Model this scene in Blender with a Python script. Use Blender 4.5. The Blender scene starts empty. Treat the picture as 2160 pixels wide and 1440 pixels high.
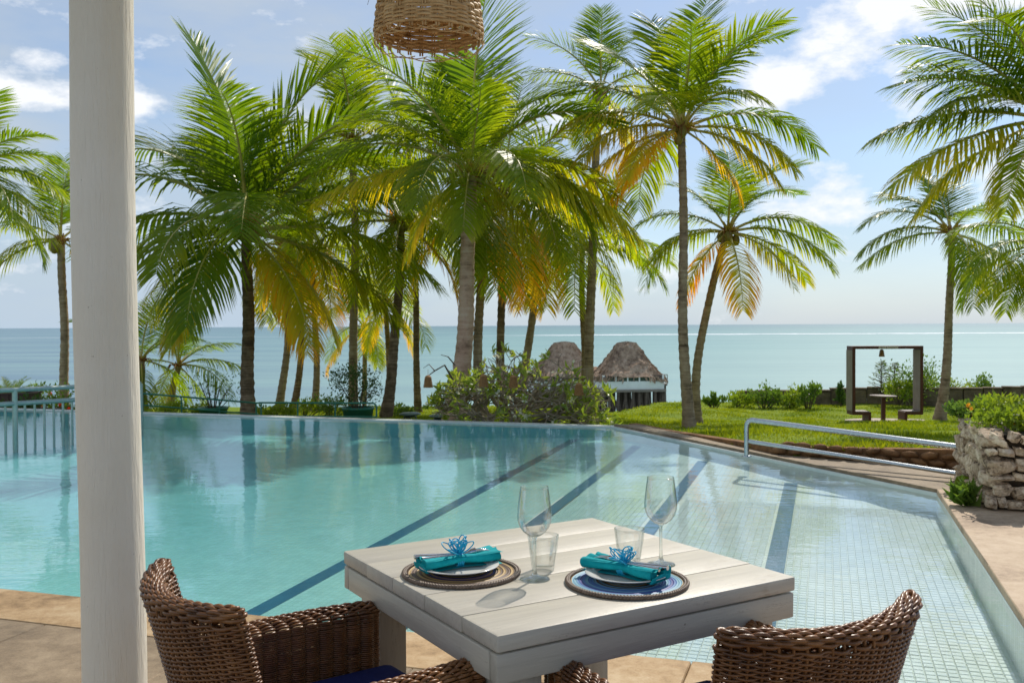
import bpy, bmesh, math, random
import numpy as np
from mathutils import Vector, Matrix, Euler
R = math.radians
scene = bpy.context.scene
col = scene.collection
rng = np.random.default_rng(7)
random.seed(7)

# ------------------------------------------------------------------ camera
CAM = Vector((0, 0, 1.36))
FPX, PITCH, ROLL = 2000.0, 0.974, -0.30        # focal length in pixels of a 2160 wide frame
cam = bpy.data.cameras.new("camera"); cam_o = bpy.data.objects.new("camera", cam); col.objects.link(cam_o)
cam.sensor_width = 36; cam.lens = 36 * FPX / 2160; cam.clip_start = .05; cam.clip_end = 60000
cam_rot = Euler((R(90 - PITCH), 0, 0)).to_matrix() @ Matrix.Rotation(R(ROLL), 3, 'Z')
cam_o.matrix_world = Matrix.Translation(CAM) @ cam_rot.to_4x4()
cam.dof.use_dof = True; cam.dof.focus_distance = 2.5; cam.dof.aperture_fstop = 14.0
scene.camera = cam_o

# ------------------------------------------------------------------ world and sun
SUN_EL, SUN_AZ = 45.0, 27.0
w = bpy.data.worlds.new("World"); scene.world = w; w.use_nodes = True
nt = w.node_tree; N = nt.nodes; LK = nt.links
for n in list(N): N.remove(n)
def wn(t, **k):
    n = N.new(t)
    for a, b in k.items(): setattr(n, a, b)
    return n
def wmath(op, a, b=None, c=None, clamp=False):
    n = wn('ShaderNodeMath', operation=op, use_clamp=clamp)
    for i, x in enumerate((a, b, c)):
        if x is None: continue
        if isinstance(x, (int, float)): n.inputs[i].default_value = x
        else: LK.new(x, n.inputs[i])
    return n.outputs[0]
sky = wn('ShaderNodeTexSky', sky_type='NISHITA', sun_disc=False)
sky.sun_elevation = R(SUN_EL); sky.sun_rotation = R(SUN_AZ); sky.air_density = 1.0; sky.dust_density = .6; sky.ozone_density = 2.5
tc = wn('ShaderNodeTexCoord'); sep = wn('ShaderNodeSeparateXYZ'); LK.new(tc.outputs['Generated'], sep.inputs[0])
az = wmath('MULTIPLY', wmath('ARCTAN2', sep.outputs[0], sep.outputs[1]), 57.2958)
el = wmath('MULTIPLY', wmath('ARCSINE', sep.outputs[2]), 57.2958)
def wnoise(scale, detail, rough, zs=2.2, off=0):
    mp = wn('ShaderNodeMapping'); mp.inputs['Scale'].default_value = (1, 1, zs); mp.inputs['Location'].default_value = (off, off*.7, off*.3)
    LK.new(tc.outputs['Generated'], mp.inputs['Vector'])
    n = wn('ShaderNodeTexNoise'); n.inputs['Scale'].default_value = scale; n.inputs['Detail'].default_value = detail; n.inputs['Roughness'].default_value = rough
    LK.new(mp.outputs[0], n.inputs['Vector']); return n.outputs['Fac']
n1 = wnoise(9, 9, .62); n2 = wnoise(3.2, 6, .55, 3.0, 4.0); n3 = wnoise(30, 6, .6, 1.6, 9.0)
# cumulus heaps: (azimuth deg, elevation deg, half width, half height, weight)
heaps = [(-27, 12.3, 5.5, .85, .95), (-21.5, 12.4, 2.6, 1.1, .95), (-26.0, 14.4, 2.2, .6, .7), (16.4, 13.2, 2.8, 1.6, 1.0), (22.5, 17.5, 5.5, 4.6, 1.0),
         (28, 19.5, 5, 3.5, .9), (20.5, 12.6, 2.4, .9, .45), (18.6, 7.2, 3.6, 2.6, .5), (28, 9, 3.5, 4, .7), (9, 4.5, 5, 2.2, .35), (-26, 5.5, 4.5, 2.2, .4), (0, 12, 4, 3, .35),
         (60, 25, 14, 8, .8), (-70, 22, 16, 9, .8), (120, 30, 20, 10, .8), (-130, 28, 22, 10, .8), (175, 24, 18, 8, .8)]
tot = None
for a, e, hw, hh, wt in heaps:
    dx = wmath('DIVIDE', wmath('SUBTRACT', az, a), hw); dy = wmath('DIVIDE', wmath('SUBTRACT', el, e), hh)
    r2 = wmath('ADD', wmath('MULTIPLY', dx, dx), wmath('MULTIPLY', dy, dy))
    g = wmath('MULTIPLY', wmath('EXPONENT', wmath('MULTIPLY', r2, -.9)), wt)
    tot = g if tot is None else wmath('MAXIMUM', tot, g)
dens = wmath('ADD', wmath('ADD', wmath('MULTIPLY', wmath('SUBTRACT', n1, .5), 4.2), wmath('MULTIPLY', wmath('SUBTRACT', n3, .5), 1.1)), wmath('MULTIPLY', tot, 1.25))
cum = wmath('MULTIPLY', wmath('SUBTRACT', dens, .42), 1.35, clamp=True)
veil = wmath('MULTIPLY', wmath('SUBTRACT', n2, .25), 3.2, clamp=True)           # thin grey veil over the whole sky
veil = wmath('MULTIPLY', veil, wmath('ADD', .62, wmath('MULTIPLY', wmath('SUBTRACT', 6, az), .02), clamp=True))
skym = wn('ShaderNodeMixRGB', blend_type='MULTIPLY'); skym.inputs[0].default_value = 1; skym.inputs[2].default_value = (.78, .84, .91, 1)
LK.new(sky.outputs[0], skym.inputs[1])
SKY_S = .10
m1 = wn('ShaderNodeMixRGB'); LK.new(wmath('MULTIPLY', veil, .9), m1.inputs[0]); LK.new(skym.outputs[0], m1.inputs[1]); m1.inputs[2].default_value = (4.0, 4.6, 5.3, 1)
# haze towards the horizon
hz = wmath('MULTIPLY', wmath('EXPONENT', wmath('MULTIPLY', wmath('ABSOLUTE', el), -.14)), .65)
m2 = wn('ShaderNodeMixRGB'); LK.new(hz, m2.inputs[0]); LK.new(m1.outputs[0], m2.inputs[1]); m2.inputs[2].default_value = (3.8, 4.85, 6.0, 1)
m3 = wn('ShaderNodeMixRGB'); LK.new(cum, m3.inputs[0]); LK.new(m2.outputs[0], m3.inputs[1]); m3.inputs[2].default_value = (7.4, 7.6, 7.9, 1)
bg = wn('ShaderNodeBackground'); bg.inputs[1].default_value = SKY_S; LK.new(m3.outputs[0], bg.inputs[0])
wo = wn('ShaderNodeOutputWorld'); LK.new(bg.outputs[0], wo.inputs[0])
sl = bpy.data.lights.new("sun", 'SUN'); sl.energy = 3.0; sl.angle = R(.5); sl.color = (1, .93, .82)
so = bpy.data.objects.new("sun", sl); col.objects.link(so)
sd = Vector((math.sin(R(SUN_AZ))*math.cos(R(SUN_EL)), math.cos(R(SUN_AZ))*math.cos(R(SUN_EL)), math.sin(R(SUN_EL))))
so.rotation_euler = sd.to_track_quat('Z', 'Y').to_euler()
scene.view_settings.view_transform = 'Standard'; scene.view_settings.look = 'None'
scene.view_settings.gamma = 1; scene.view_settings.use_curve_mapping = False
scene.view_settings.exposure = 0.42
scene.cycles.max_bounces = 10; scene.cycles.transparent_max_bounces = 24; scene.cycles.caustics_refractive = False
scene.cycles.caustics_reflective = False; scene.cycles.sample_clamp_indirect = 6.0

# ------------------------------------------------------------------ helpers
def ray(px, py):
    return (cam_rot @ Vector(((px - 1080) / FPX, (720 - py) / FPX, -1))).normalized()
def at(px, py, Y):
    d = ray(px, py); return CAM + d * (Y / d.y)
def on(px, py, z):
    d = ray(px, py); return CAM + d * ((z - CAM.z) / d.z)
def proj(p):
    q = cam_rot.transposed() @ (Vector(p) - CAM)
    return 1080 + FPX * q.x / -q.z, 720 - FPX * q.y / -q.z
def tag(o, label=None, cat=None, group=None, kind=None):
    if label: o['label'] = label
    if cat: o['category'] = cat
    if group: o['group'] = group
    if kind: o['kind'] = kind
    return o
def empty(name, loc=(0, 0, 0), rz=0, **k):
    o = bpy.data.objects.new(name, None); col.objects.link(o); o.location = loc; o.rotation_euler = (0, 0, rz); o.empty_display_size = .1
    return tag(o, **k)
def link(name, me, parent=None, **k):
    o = bpy.data.objects.new(name, me); col.objects.link(o)
    if parent: o.parent = parent
    return tag(o, **k)
def copy_tree(o, parent=None):
    c = o.copy(); col.objects.link(c)
    if parent: c.parent = parent
    for ch in list(o.children): copy_tree(ch, c)
    return c
def np_mesh(name, V, F, mats, mi=None, smooth=True, attr=None):
    """V (n,3); F list of int arrays (k, corners)."""
    me = bpy.data.meshes.new(name)
    V = np.asarray(V, np.float32); F = [np.asarray(f, np.int32) for f in F if len(f)]
    me.vertices.add(len(V)); me.vertices.foreach_set('co', V.ravel())
    tot = np.concatenate([np.full(len(f), f.shape[1], np.int32) for f in F]); loops = np.concatenate([f.ravel() for f in F])
    me.loops.add(len(loops)); me.loops.foreach_set('vertex_index', loops)
    me.polygons.add(len(tot)); st = np.zeros(len(tot), np.int32); st[1:] = np.cumsum(tot)[:-1]
    me.polygons.foreach_set('loop_start', st); me.polygons.foreach_set('loop_total', tot)
    if mi is not None: me.polygons.foreach_set('material_index', np.asarray(mi, np.int32))
    me.polygons.foreach_set('use_smooth', np.full(len(tot), smooth))
    for m in (mats if isinstance(mats, (list, tuple)) else [mats]): me.materials.append(m)
    if attr is not None:
        a = me.attributes.new('tip', 'FLOAT', 'POINT'); a.data.foreach_set('value', np.asarray(attr, np.float32))
    me.update(calc_edges=True); me.validate()
    return me
class MB:
    def __init__(s): s.v = []; s.f = {3: [], 4: []}; s.n = 0; s.m = {3: [], 4: []}
    def add(s, V, F, mi=0):
        F = np.asarray(F) + s.n; s.v.append(np.asarray(V, float)); s.n += len(V)
        s.f[F.shape[1]].append(F); s.m[F.shape[1]].append(np.full(len(F), mi)); return s
    def box(s, c, d, rot=None, mi=0, taper=1.0):
        V = np.array([[x, y, z] for z in (-.5, .5) for y in (-.5, .5) for x in (-.5, .5)]) * np.array(d)
        V[4:, :2] *= taper
        if rot is not None: V = V @ np.array(rot).T
        return s.add(V + np.array(c), [[0, 2, 3, 1], [4, 5, 7, 6], [0, 1, 5, 4], [2, 6, 7, 3], [0, 4, 6, 2], [1, 3, 7, 5]], mi)
    def bar(s, a, b, wd, ht, mi=0, up=(0, 0, 1)):
        a, b = Vector(a), Vector(b); d = (b - a); L = d.length; d.normalize()
        x = d.cross(Vector(up)); x = x.normalized() if x.length > 1e-6 else Vector((1, 0, 0)); z = x.cross(d)
        return s.box((a + b) / 2, (wd, L, ht), Matrix((x, d, z)).transposed(), mi)
    def tube(s, pts, rad, n=8, mi=0, cap=True, closed=False):
        P = np.asarray([tuple(p) for p in pts], float); m = len(P)
        rad = np.full(m, rad) if np.isscalar(rad) else np.asarray(rad, float)
        T = np.gradient(P, axis=0)
        if closed: T = np.roll(P, -1, 0) - np.roll(P, 1, 0)
        T /= np.linalg.norm(T, axis=1)[:, None] + 1e-12
        ref = np.array([0, 0, 1.]) if abs(T[0][2]) < .9 else np.array([1., 0, 0])
        U = np.zeros_like(P); u = np.cross(T[0], ref); u /= np.linalg.norm(u)
        for i in range(m):
            u = u - T[i] * (u @ T[i]); u /= np.linalg.norm(u) + 1e-12; U[i] = u
        W = np.cross(T, U); a = np.linspace(0, 2*np.pi, n, endpoint=False)
        V = P[:, None] + rad[:, None, None] * (np.cos(a)[None, :, None]*U[:, None] + np.sin(a)[None, :, None]*W[:, None])
        k = m if closed else m - 1
        i = np.arange(k)[:, None]; j = np.arange(n)[None, :]; i2 = (i + 1) % m
        F = np.stack([i*n + j, i*n + (j+1) % n, i2*n + (j+1) % n, i2*n + j], -1).reshape(-1, 4)
        s.add(V.reshape(-1, 3), F, mi)
        if cap and not closed:
            for e, o in ((0, 1), (m-1, -1)):
                base = s.n; ring = V[e]; s.add(np.vstack([ring, ring.mean(0)]), [[n, (q+1) % n, q][::o] for q in range(n)], mi)
        return s
    def lathe(s, prof, n=32, mi=0, c=(0, 0, 0), close=False):
        prof = np.asarray(prof, float); m = len(prof); a = np.linspace(0, 2*np.pi, n, endpoint=False)
        V = np.stack([prof[:, 0, None]*np.cos(a), prof[:, 0, None]*np.sin(a), np.repeat(prof[:, 1, None], n, 1)], -1) + np.array(c)
        i = np.arange(m if close else m-1)[:, None]; j = np.arange(n)[None, :]; i2 = (i+1) % m
        F = np.stack([i*n + j, i*n + (j+1) % n, i2*n + (j+1) % n, i2*n + j], -1).reshape(-1, 4)
        return s.add(V.reshape(-1, 3), F, mi)
    def mesh(s, name, mats, smooth=False):
        F = [np.concatenate(s.f[k]) for k in (3, 4) if s.f[k]]; mi = np.concatenate([np.concatenate(s.m[k]) for k in (3, 4) if s.m[k]])
        return np_mesh(name, np.concatenate(s.v), F, mats, mi, smooth)
    def build(s, name, mats, parent=None, smooth=False, **k):
        return link(name, s.mesh(name, mats, smooth), parent, **k)
def auto_smooth(me, ang=40):
    bm = bmesh.new(); bm.from_mesh(me); c = math.cos(R(ang))
    for f in bm.faces: f.smooth = True
    for e in bm.edges:
        e.smooth = not (len(e.link_faces) == 2 and e.link_faces[0].normal.dot(e.link_faces[1].normal) < c)
    bm.to_mesh(me); bm.free(); return me
def bevel_box(name, d, mat, bev=.004, seg=2, jitter=0.0):
    bm = bmesh.new(); bmesh.ops.create_cube(bm, size=1)
    for v in bm.verts:
        v.co = Vector((v.co.x*d[0] + random.uniform(-jitter, jitter), v.co.y*d[1] + random.uniform(-jitter, jitter), v.co.z*d[2]))
    bmesh.ops.bevel(bm, geom=list(bm.edges), offset=bev, segments=seg, profile=.5, affect='EDGES')
    me = bpy.data.meshes.new(name); bm.to_mesh(me); bm.free(); me.materials.append(mat)
    return auto_smooth(me, 35)
def stone_mesh(name, d, mat, seed, rough=.16, sub=2):
    rs = np.random.default_rng(seed); bm = bmesh.new(); bmesh.ops.create_icosphere(bm, subdivisions=sub, radius=1)
    ph = rs.uniform(0, 6, 9)
    for v in bm.verts:
        p = v.co; q = Vector([math.copysign(abs(c)**.62, c) for c in p])
        k = 1 + rough*(math.sin(2.3*p.x+ph[0])*math.sin(2.9*p.y+ph[1]) + .6*math.sin(4.1*p.z+ph[2]+2*p.x) + .4*math.sin(7*p.y+ph[3]+5*p.z))
        v.co = Vector((q.x*d[0]*k/2, q.y*d[1]*k/2, q.z*d[2]*k/2))
    me = bpy.data.meshes.new(name); bm.to_mesh(me); bm.free(); me.materials.append(mat)
    for p in me.polygons: p.use_smooth = True
    return me

# ------------------------------------------------------------------ materials
class MT:
    def __init__(s, name):
        s.m = bpy.data.materials.new(name); s.m.use_nodes = True; s.t = s.m.node_tree; s.t.nodes.clear()
        s.out = s.t.nodes.new('ShaderNodeOutputMaterial')
    def n(s, t, _in=None, **k):
        n = s.t.nodes.new(t)
        for a, b in k.items(): setattr(n, a, b)
        for a, b in (_in or {}).items(): s.set(n.inputs[a], b)
        return n
    def set(s, sock, v):
        if isinstance(v, bpy.types.NodeSocket): s.t.links.new(v, sock)
        elif isinstance(v, (tuple, list)) and len(v) == 3 and sock.type == 'RGBA': sock.default_value = (*v, 1)
        else: sock.default_value = v
    def pos(s, kind='world', scale=(1, 1, 1), rot=(0, 0, 0)):
        v = s.n('ShaderNodeNewGeometry').outputs['Position'] if kind == 'world' else s.n('ShaderNodeTexCoord').outputs['Object']
        return s.n('ShaderNodeMapping', {'Vector': v, 'Scale': scale, 'Rotation': rot}).outputs[0]
    def noise(s, vec, scale, detail=6, rough=.6):
        return s.n('ShaderNodeTexNoise', {'Vector': vec, 'Scale': scale, 'Detail': detail, 'Roughness': rough}).outputs['Fac']
    def ramp(s, fac, stops):
        r = s.n('ShaderNodeValToRGB', {'Fac': fac}); e = r.color_ramp.elements
        while len(e) < len(stops): e.new(.5)
        for x, (p, c) in zip(e, stops): x.position = p; x.color = (*c, 1) if len(c) == 3 else c
        return r.outputs[0]
    def mix(s, f, a, b, blend='MIX'):
        n = s.n('ShaderNodeMixRGB', {0: f, 1: a, 2: b}, blend_type=blend); return n.outputs[0]
    def math(s, op, a, b=0.0, clamp=False):
        n = s.n('ShaderNodeMath', {0: a, 1: b}, operation=op, use_clamp=clamp); return n.outputs[0]
    def bump(s, h, strength=.3, dist=.01):
        return s.n('ShaderNodeBump', {'Height': h, 'Strength': strength, 'Distance': dist}).outputs[0]
    def pbr(s, color, rough=.5, spec=.5, metal=0.0, normal=None, **k):
        i = {'Base Color': color, 'Roughness': rough, 'Specular IOR Level': spec, 'Metallic': metal}
        if normal is not None: i['Normal'] = normal
        i.update(k); return s.n('ShaderNodeBsdfPrincipled', i).outputs[0]
    def done(s, sh): s.t.links.new(sh, s.out.inputs[0]); return s.m
def simple(name, c1, c2=None, scale=6, rough=.5, spec=.5, metal=0.0, bump=0, bscale=None, bdist=.005, kind='world', stretch=(1, 1, 1), lo=.35, hi=.7):
    t = MT(name); v = t.pos(kind, stretch); nz = t.noise(v, scale)
    c = t.ramp(nz, [(lo, c1), (hi, c2 or tuple(x*.75 for x in c1))])
    nm = t.bump(t.noise(v, bscale or scale*3), bump, bdist) if bump else None
    return t.done(t.pbr(c, rough, spec, metal, nm))
def leafy(name, c1, c2, rough=.4, trans=.45, gloss=.35, scale=3, tcol=None):
    t = MT(name); nz = t.noise(t.pos('world'), scale, 3)
    c = t.ramp(nz, [(.3, c1), (.7, c2)])
    p = t.pbr(c, rough, gloss)
    tr = t.n('ShaderNodeBsdfTranslucent', {'Color': t.mix(1.0, c, tcol or (1.5, 1.55, .7), 'MULTIPLY')}).outputs[0]
    return t.done(t.n('ShaderNodeMixShader', {0: trans, 1: p, 2: tr}).outputs[0])

def palm_leaf_mat():
    t = MT('palm_leaflet'); oc = t.n('ShaderNodeObjectInfo').outputs['Color']; s = t.n('ShaderNodeSeparateColor', {0: oc})
    tip = t.n('ShaderNodeAttribute', attribute_name='tip').outputs['Fac']
    nz = t.noise(t.pos('world'), 1.7, 4)
    dry = t.math('ADD', s.outputs[0], t.math('MULTIPLY', t.math('SUBTRACT', tip, .45), t.math('ADD', .10, t.math('MULTIPLY', s.outputs[0], .7))))
    dry = t.math('ADD', dry, t.math('MULTIPLY', t.math('SUBTRACT', nz, .5), .35), clamp=True)
    c = t.ramp(dry, [(0.0, (.085, .150, .012)), (.18, (.205, .245, .014)), (.42, (.40, .33, .026)), (.70, (.60, .35, .026)), (1.0, (.50, .22, .04))])
    c = t.mix(1.0, c, t.n('ShaderNodeCombineColor', {0: s.outputs[1], 1: s.outputs[1], 2: s.outputs[1]}).outputs[0], 'MULTIPLY')
    p = t.pbr(c, .36, .22)
    tr = t.n('ShaderNodeBsdfTranslucent', {'Color': t.mix(1.0, c, (2.0, 1.85, .40), 'MULTIPLY')}).outputs[0]
    return t.done(t.n('ShaderNodeMixShader', {0: .58, 1: p, 2: tr}).outputs[0])
PALM_LEAF = palm_leaf_mat()
RACHIS = simple('palm_rachis', (.42, .37, .07), (.52, .40, .11), 5, .4)
FLOWER_Y = simple('palm_flower', (.62, .46, .05), (.50, .30, .05), 20, .6)
def trunk_mat(name, c1, c2, c3):
    t = MT(name); v = t.pos('world'); nz = t.noise(v, 4, 8, .7); st = t.noise(t.pos('world', (2, 2, 22)), 1.0, 4, .7)
    f = t.math('ADD', t.math('MULTIPLY', nz, .6), t.math('MULTIPLY', st, .5))
    c = t.ramp(f, [(.38, c1), (.55, c2), (.72, c3)])
    return t.done(t.pbr(c, .85, .2, 0, t.bump(f, .7, .03)))
BARK = trunk_mat('palm_bark', (.09, .06, .04), (.34, .24, .165), (.50, .39, .29))
BARK_DARK = trunk_mat('dark_palm_bark', (.05, .032, .02), (.21, .14, .09), (.44, .32, .22))
BARK_PALE = trunk_mat('pale_palm_bark', (.16, .085, .055), (.52, .33, .235), (.60, .45, .34))
HUSK = simple('palm_husk', (.38, .17, .06), (.18, .08, .035), 9, .8, .2)
DRYBROWN = simple('dead_frond', (.25, .12, .05), (.12, .055, .025), 9, .8, .2)

def stone_deck(name, c1, c2, c3, sc=1.6):
    t = MT(name); v = t.pos('world'); a = t.noise(v, sc, 10, .68); b = t.noise(v, sc*9, 8, .7); cc = t.noise(v, 130, 4, .8)
    f = t.math('ADD', t.math('MULTIPLY', a, .52), t.math('ADD', t.math('MULTIPLY', b, .30), t.math('MULTIPLY', cc, .18)))
    c = t.ramp(f, [(.40, c1), (.50, c2), (.59, c3)])
    pits = t.math('GREATER_THAN', t.noise(v, 38, 3, .8), .68)
    c = t.mix(t.math('MULTIPLY', pits, .45), c, tuple(x*.35 for x in c1))
    oi = t.n('ShaderNodeObjectInfo').outputs['Random']
    c = t.mix(.5, c, t.ramp(oi, [(0, (.8, .8, .8)), (1, (1.1, 1.08, 1.05))]), 'MULTIPLY')
    return t.done(t.pbr(c, .72, .35, 0, t.bump(t.math('ADD', b, t.math('MULTIPLY', pits, -.6)), .35, .006)))
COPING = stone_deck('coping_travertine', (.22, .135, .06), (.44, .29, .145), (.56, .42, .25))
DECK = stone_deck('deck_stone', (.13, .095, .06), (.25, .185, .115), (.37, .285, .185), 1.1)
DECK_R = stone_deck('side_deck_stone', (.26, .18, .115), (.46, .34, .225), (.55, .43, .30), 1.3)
GROUT = simple('grout', (.24, .185, .125), (.17, .135, .09), 8, .9)
WHITE_PAINT = None
def paint_wood(name, c, worn, stretch, amount=.62, rough=.42):
    t = MT(name); v = t.pos('object', stretch); g = t.noise(v, 3, 9, .65); blot = t.noise(t.pos('object'), 4.5, 8, .7); f = t.noise(v, 14, 6, .7)
    cc = t.ramp(g, [(.3, tuple(x*.80 for x in c)), (.65, c)])
    wm = t.ramp(t.math('ADD', t.math('MULTIPLY', blot, .65), t.math('MULTIPLY', f, .35)), [(amount, (0, 0, 0)), (amount+.10, (1, 1, 1))])
    cc = t.mix(t.math('MULTIPLY', wm, .75), cc, worn)
    oi = t.n('ShaderNodeObjectInfo').outputs['Random']; cc = t.mix(.6, cc, t.ramp(oi, [(0, (.86, .85, .82)), (1, (1.06, 1.05, 1.04))]), 'MULTIPLY')
    ck = t.noise(t.pos('object', (stretch[0]*.7+.3, stretch[1]*1.0, stretch[2]*1.0)), 3.2, 5, .7); ckm = t.math('LESS_THAN', t.math('ABSOLUTE', t.math('SUBTRACT', ck, .62)), .0035); cc = t.mix(t.math('MULTIPLY', ckm, .55), cc, (.14, .10, .07))
    kn = t.math('GREATER_THAN', t.noise(t.pos('object'), 22, 2, .5), .755); cc = t.mix(t.math('MULTIPLY', kn, .7), cc, (.16, .11, .07))
    return t.done(t.pbr(cc, rough, .5, 0, t.bump(t.math('ADD', f, g), .25, .004)))
TABLE_X = paint_wood('table_paint', (.60, .56, .47), (.34, .26, .175), (1.2, 16, 16), .585)
TABLE_Z = paint_wood('leg_paint', (.60, .56, .47), (.34, .26, .175), (16, 16, 1.2), .585)
STEEL = simple('brushed_steel', (.42, .45, .47), (.52, .55, .56), 30, .24, .5, 1.0)
STEEL_TEAL = simple('pool_steel', (.36, .46, .41), (.50, .55, .48), 20, .38, .5, .45)
CUTLERY = simple('cutlery_steel', (.62, .62, .64), (.7, .7, .7), 40, .12, .5, 1.0)
GREEN_PAINT = simple('green_paint', (.045, .24, .17), (.035, .19, .135), 10, .45)
TEAL_CLOTH = simple('teal_cloth', (.004, .34, .37), (.008, .43, .47), 60, .75, .15, bump=.25, bscale=700, bdist=.0006, kind='object')
RIBBON = simple('blue_ribbon', (.01, .38, .62), (.02, .52, .78), 90, .4, .5)
CHINA = simple('white_china', (.74, .73, .69), (.70, .69, .65), 3, .12, .5)
NAVY = simple('navy_cloth', (.012, .020, .115), (.018, .028, .15), 40, .8, .2, bump=.2, bscale=400, bdist=.0008)
def wicker(name, cols, rough, spec, scale=25):
    t = MT(name); nz = t.noise(t.pos('object'), scale, 4); nb = t.noise(t.pos('object'), 4, 4)
    c = t.ramp(t.math('ADD', t.math('MULTIPLY', nz, .6), t.math('MULTIPLY', nb, .4)), [(.35, cols[0]), (.5, cols[1]), (.66, cols[2])])
    return t.done(t.pbr(c, rough, spec))
WICKER = wicker('brown_wicker', ((.075, .027, .008), (.18, .072, .022), (.28, .125, .042)), .34, .45)
LAMP_WEAVE = wicker('lamp_rattan', ((.34, .19, .075), (.60, .38, .17), (.72, .51, .27)), .62, .3)
def foam_t(): pass

# ------------------------------------------------------------------ pool frame: u runs away from the camera, v to the side
PA = R(18.3)
UH = Vector((math.sin(PA), math.cos(PA), 0)); VH = Vector((math.cos(PA), -math.sin(PA), 0))
def uv(u, v, z=0.0): return UH*u + VH*v + Vector((0, 0, z))
def to_uv(X, Y): return X*UH.x + Y*UH.y, X*VH.x + Y*VH.y
WZ = -.05
NEAR_U, RIGHT_V, LEFT_V = 3.85, .866, -15.0
RC = (8.49, .866); FC = (12.75, -2.785)            # corners of the slanting side (u, v)
def inpoly(pts, X, Y):
    X = np.asarray(X); Y = np.asarray(Y); c = np.zeros(X.shape, bool); n = len(pts)
    for i in range(n):
        x1, y1 = pts[i]; x2, y2 = pts[(i+1) % n]
        cond = ((y1 > Y) != (y2 > Y)) & (X < (x2-x1)*(Y-y1)/((y2-y1) if y2 != y1 else 1e-9) + x1); c ^= cond
    return c
POOL_UV = [(NEAR_U, LEFT_V), (NEAR_U, RIGHT_V), RC, FC, (FC[0], LEFT_V)]
PATH = [(1.40, 13.05), (3.50, 7.75), (3.75, 7.7), (4.25, 8.75), (2.75, 9.92), (1.75, 12.9)]
sm = lambda x: np.clip(x, 0, 1)**2*(3-2*np.clip(x, 0, 1))
def terr(X, Y, cut=False):
    X = np.asarray(X, float); Y = np.asarray(Y, float)
    zl = -.25 - .055*(Y-13.5); zr = np.where(Y < 27, .14-.0913*(Y-9.8), -1.43-.012*(Y-27)); zr = np.where(Y < 9.8, .14, zr)
    wx = sm((X-.5)/4); z = zl*(1-wx) + zr*wx
    z = z + .02*np.exp(-((X-3.6)/1.7)**2-((Y-27)/2.2)**2) + .12*np.exp(-((X-6.0)/1.6)**2-((Y-29)/3)**2)
    z = z + .03*np.sin(X*1.3+.6)*np.sin(Y*.9) + .018*np.sin(X*3.1+Y*2.3)
    ed = 28.5 + 7.0*sm((X-2)/4)
    z = z - np.clip((Y-ed)*1.6, 0, 30); z = np.maximum(z, -12.5)
    if cut:
        u = X*UH.x+Y*UH.y; v = X*VH.x+Y*VH.y
        ins = inpoly([(-30, -40), (-30, 20), (8, 20), (8.3, 1.0), (12.9, -2.7), (12.9, -40)], u, v) | inpoly(PATH, X, Y)
        z = np.where(ins, np.minimum(z, -1.1), z)
    return z
def ground_hit(px, py, y0=9.0):
    d = ray(px, py)
    for Y in np.arange(y0, 40, .05):
        p = CAM + d*(Y/d.y)
        if p.z < float(terr(p.x, p.y)): return p
    return at(px, py, 26)

# ------------------------------------------------------------------ sea
def sea_mat():
    t = MT('sea_water'); v = t.pos('world'); s = t.n('ShaderNodeSeparateXYZ', {0: v})
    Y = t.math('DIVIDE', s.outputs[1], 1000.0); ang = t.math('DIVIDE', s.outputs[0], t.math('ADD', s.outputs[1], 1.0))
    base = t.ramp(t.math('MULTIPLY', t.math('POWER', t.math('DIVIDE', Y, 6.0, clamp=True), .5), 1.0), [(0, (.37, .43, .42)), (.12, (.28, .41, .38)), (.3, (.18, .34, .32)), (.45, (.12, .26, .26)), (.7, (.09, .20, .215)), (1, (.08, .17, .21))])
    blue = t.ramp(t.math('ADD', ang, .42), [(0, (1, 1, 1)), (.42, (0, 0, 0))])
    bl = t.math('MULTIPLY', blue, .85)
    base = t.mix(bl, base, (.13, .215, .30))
    streak = t.noise(t.pos('world', (.004, .03, 1)), 1.0, 6, .62); st2 = t.noise(t.pos('world', (.02, .16, 1)), 1.0, 5, .6)
    base = t.mix(t.ramp(streak, [(.42, (0, 0, 0)), (.66, (.55, .55, .55))]), base, (.28, .44, .40))
    base = t.mix(t.ramp(st2, [(.5, (0, 0, 0)), (.75, (.35, .35, .35))]), base, (.10, .25, .30))
    # surf line on the reef
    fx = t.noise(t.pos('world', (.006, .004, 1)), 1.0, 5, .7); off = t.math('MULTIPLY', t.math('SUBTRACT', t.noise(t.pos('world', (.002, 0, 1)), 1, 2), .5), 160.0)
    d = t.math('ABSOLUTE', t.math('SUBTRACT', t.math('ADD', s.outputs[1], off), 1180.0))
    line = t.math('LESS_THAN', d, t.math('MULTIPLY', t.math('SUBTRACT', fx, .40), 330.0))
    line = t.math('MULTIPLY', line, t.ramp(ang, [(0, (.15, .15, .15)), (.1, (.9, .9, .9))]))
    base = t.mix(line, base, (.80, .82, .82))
    h = t.noise(t.pos('world', (.35, .9, 1)), 1.0, 6, .6)
    sh = t.pbr(base, .4, .12, 0, t.bump(h, .25, .5)); return t.done(sh)
S = 30000
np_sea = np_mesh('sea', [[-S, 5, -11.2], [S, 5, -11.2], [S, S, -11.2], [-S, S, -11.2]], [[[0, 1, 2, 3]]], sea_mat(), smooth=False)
link('sea', np_sea, kind='structure')

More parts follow.
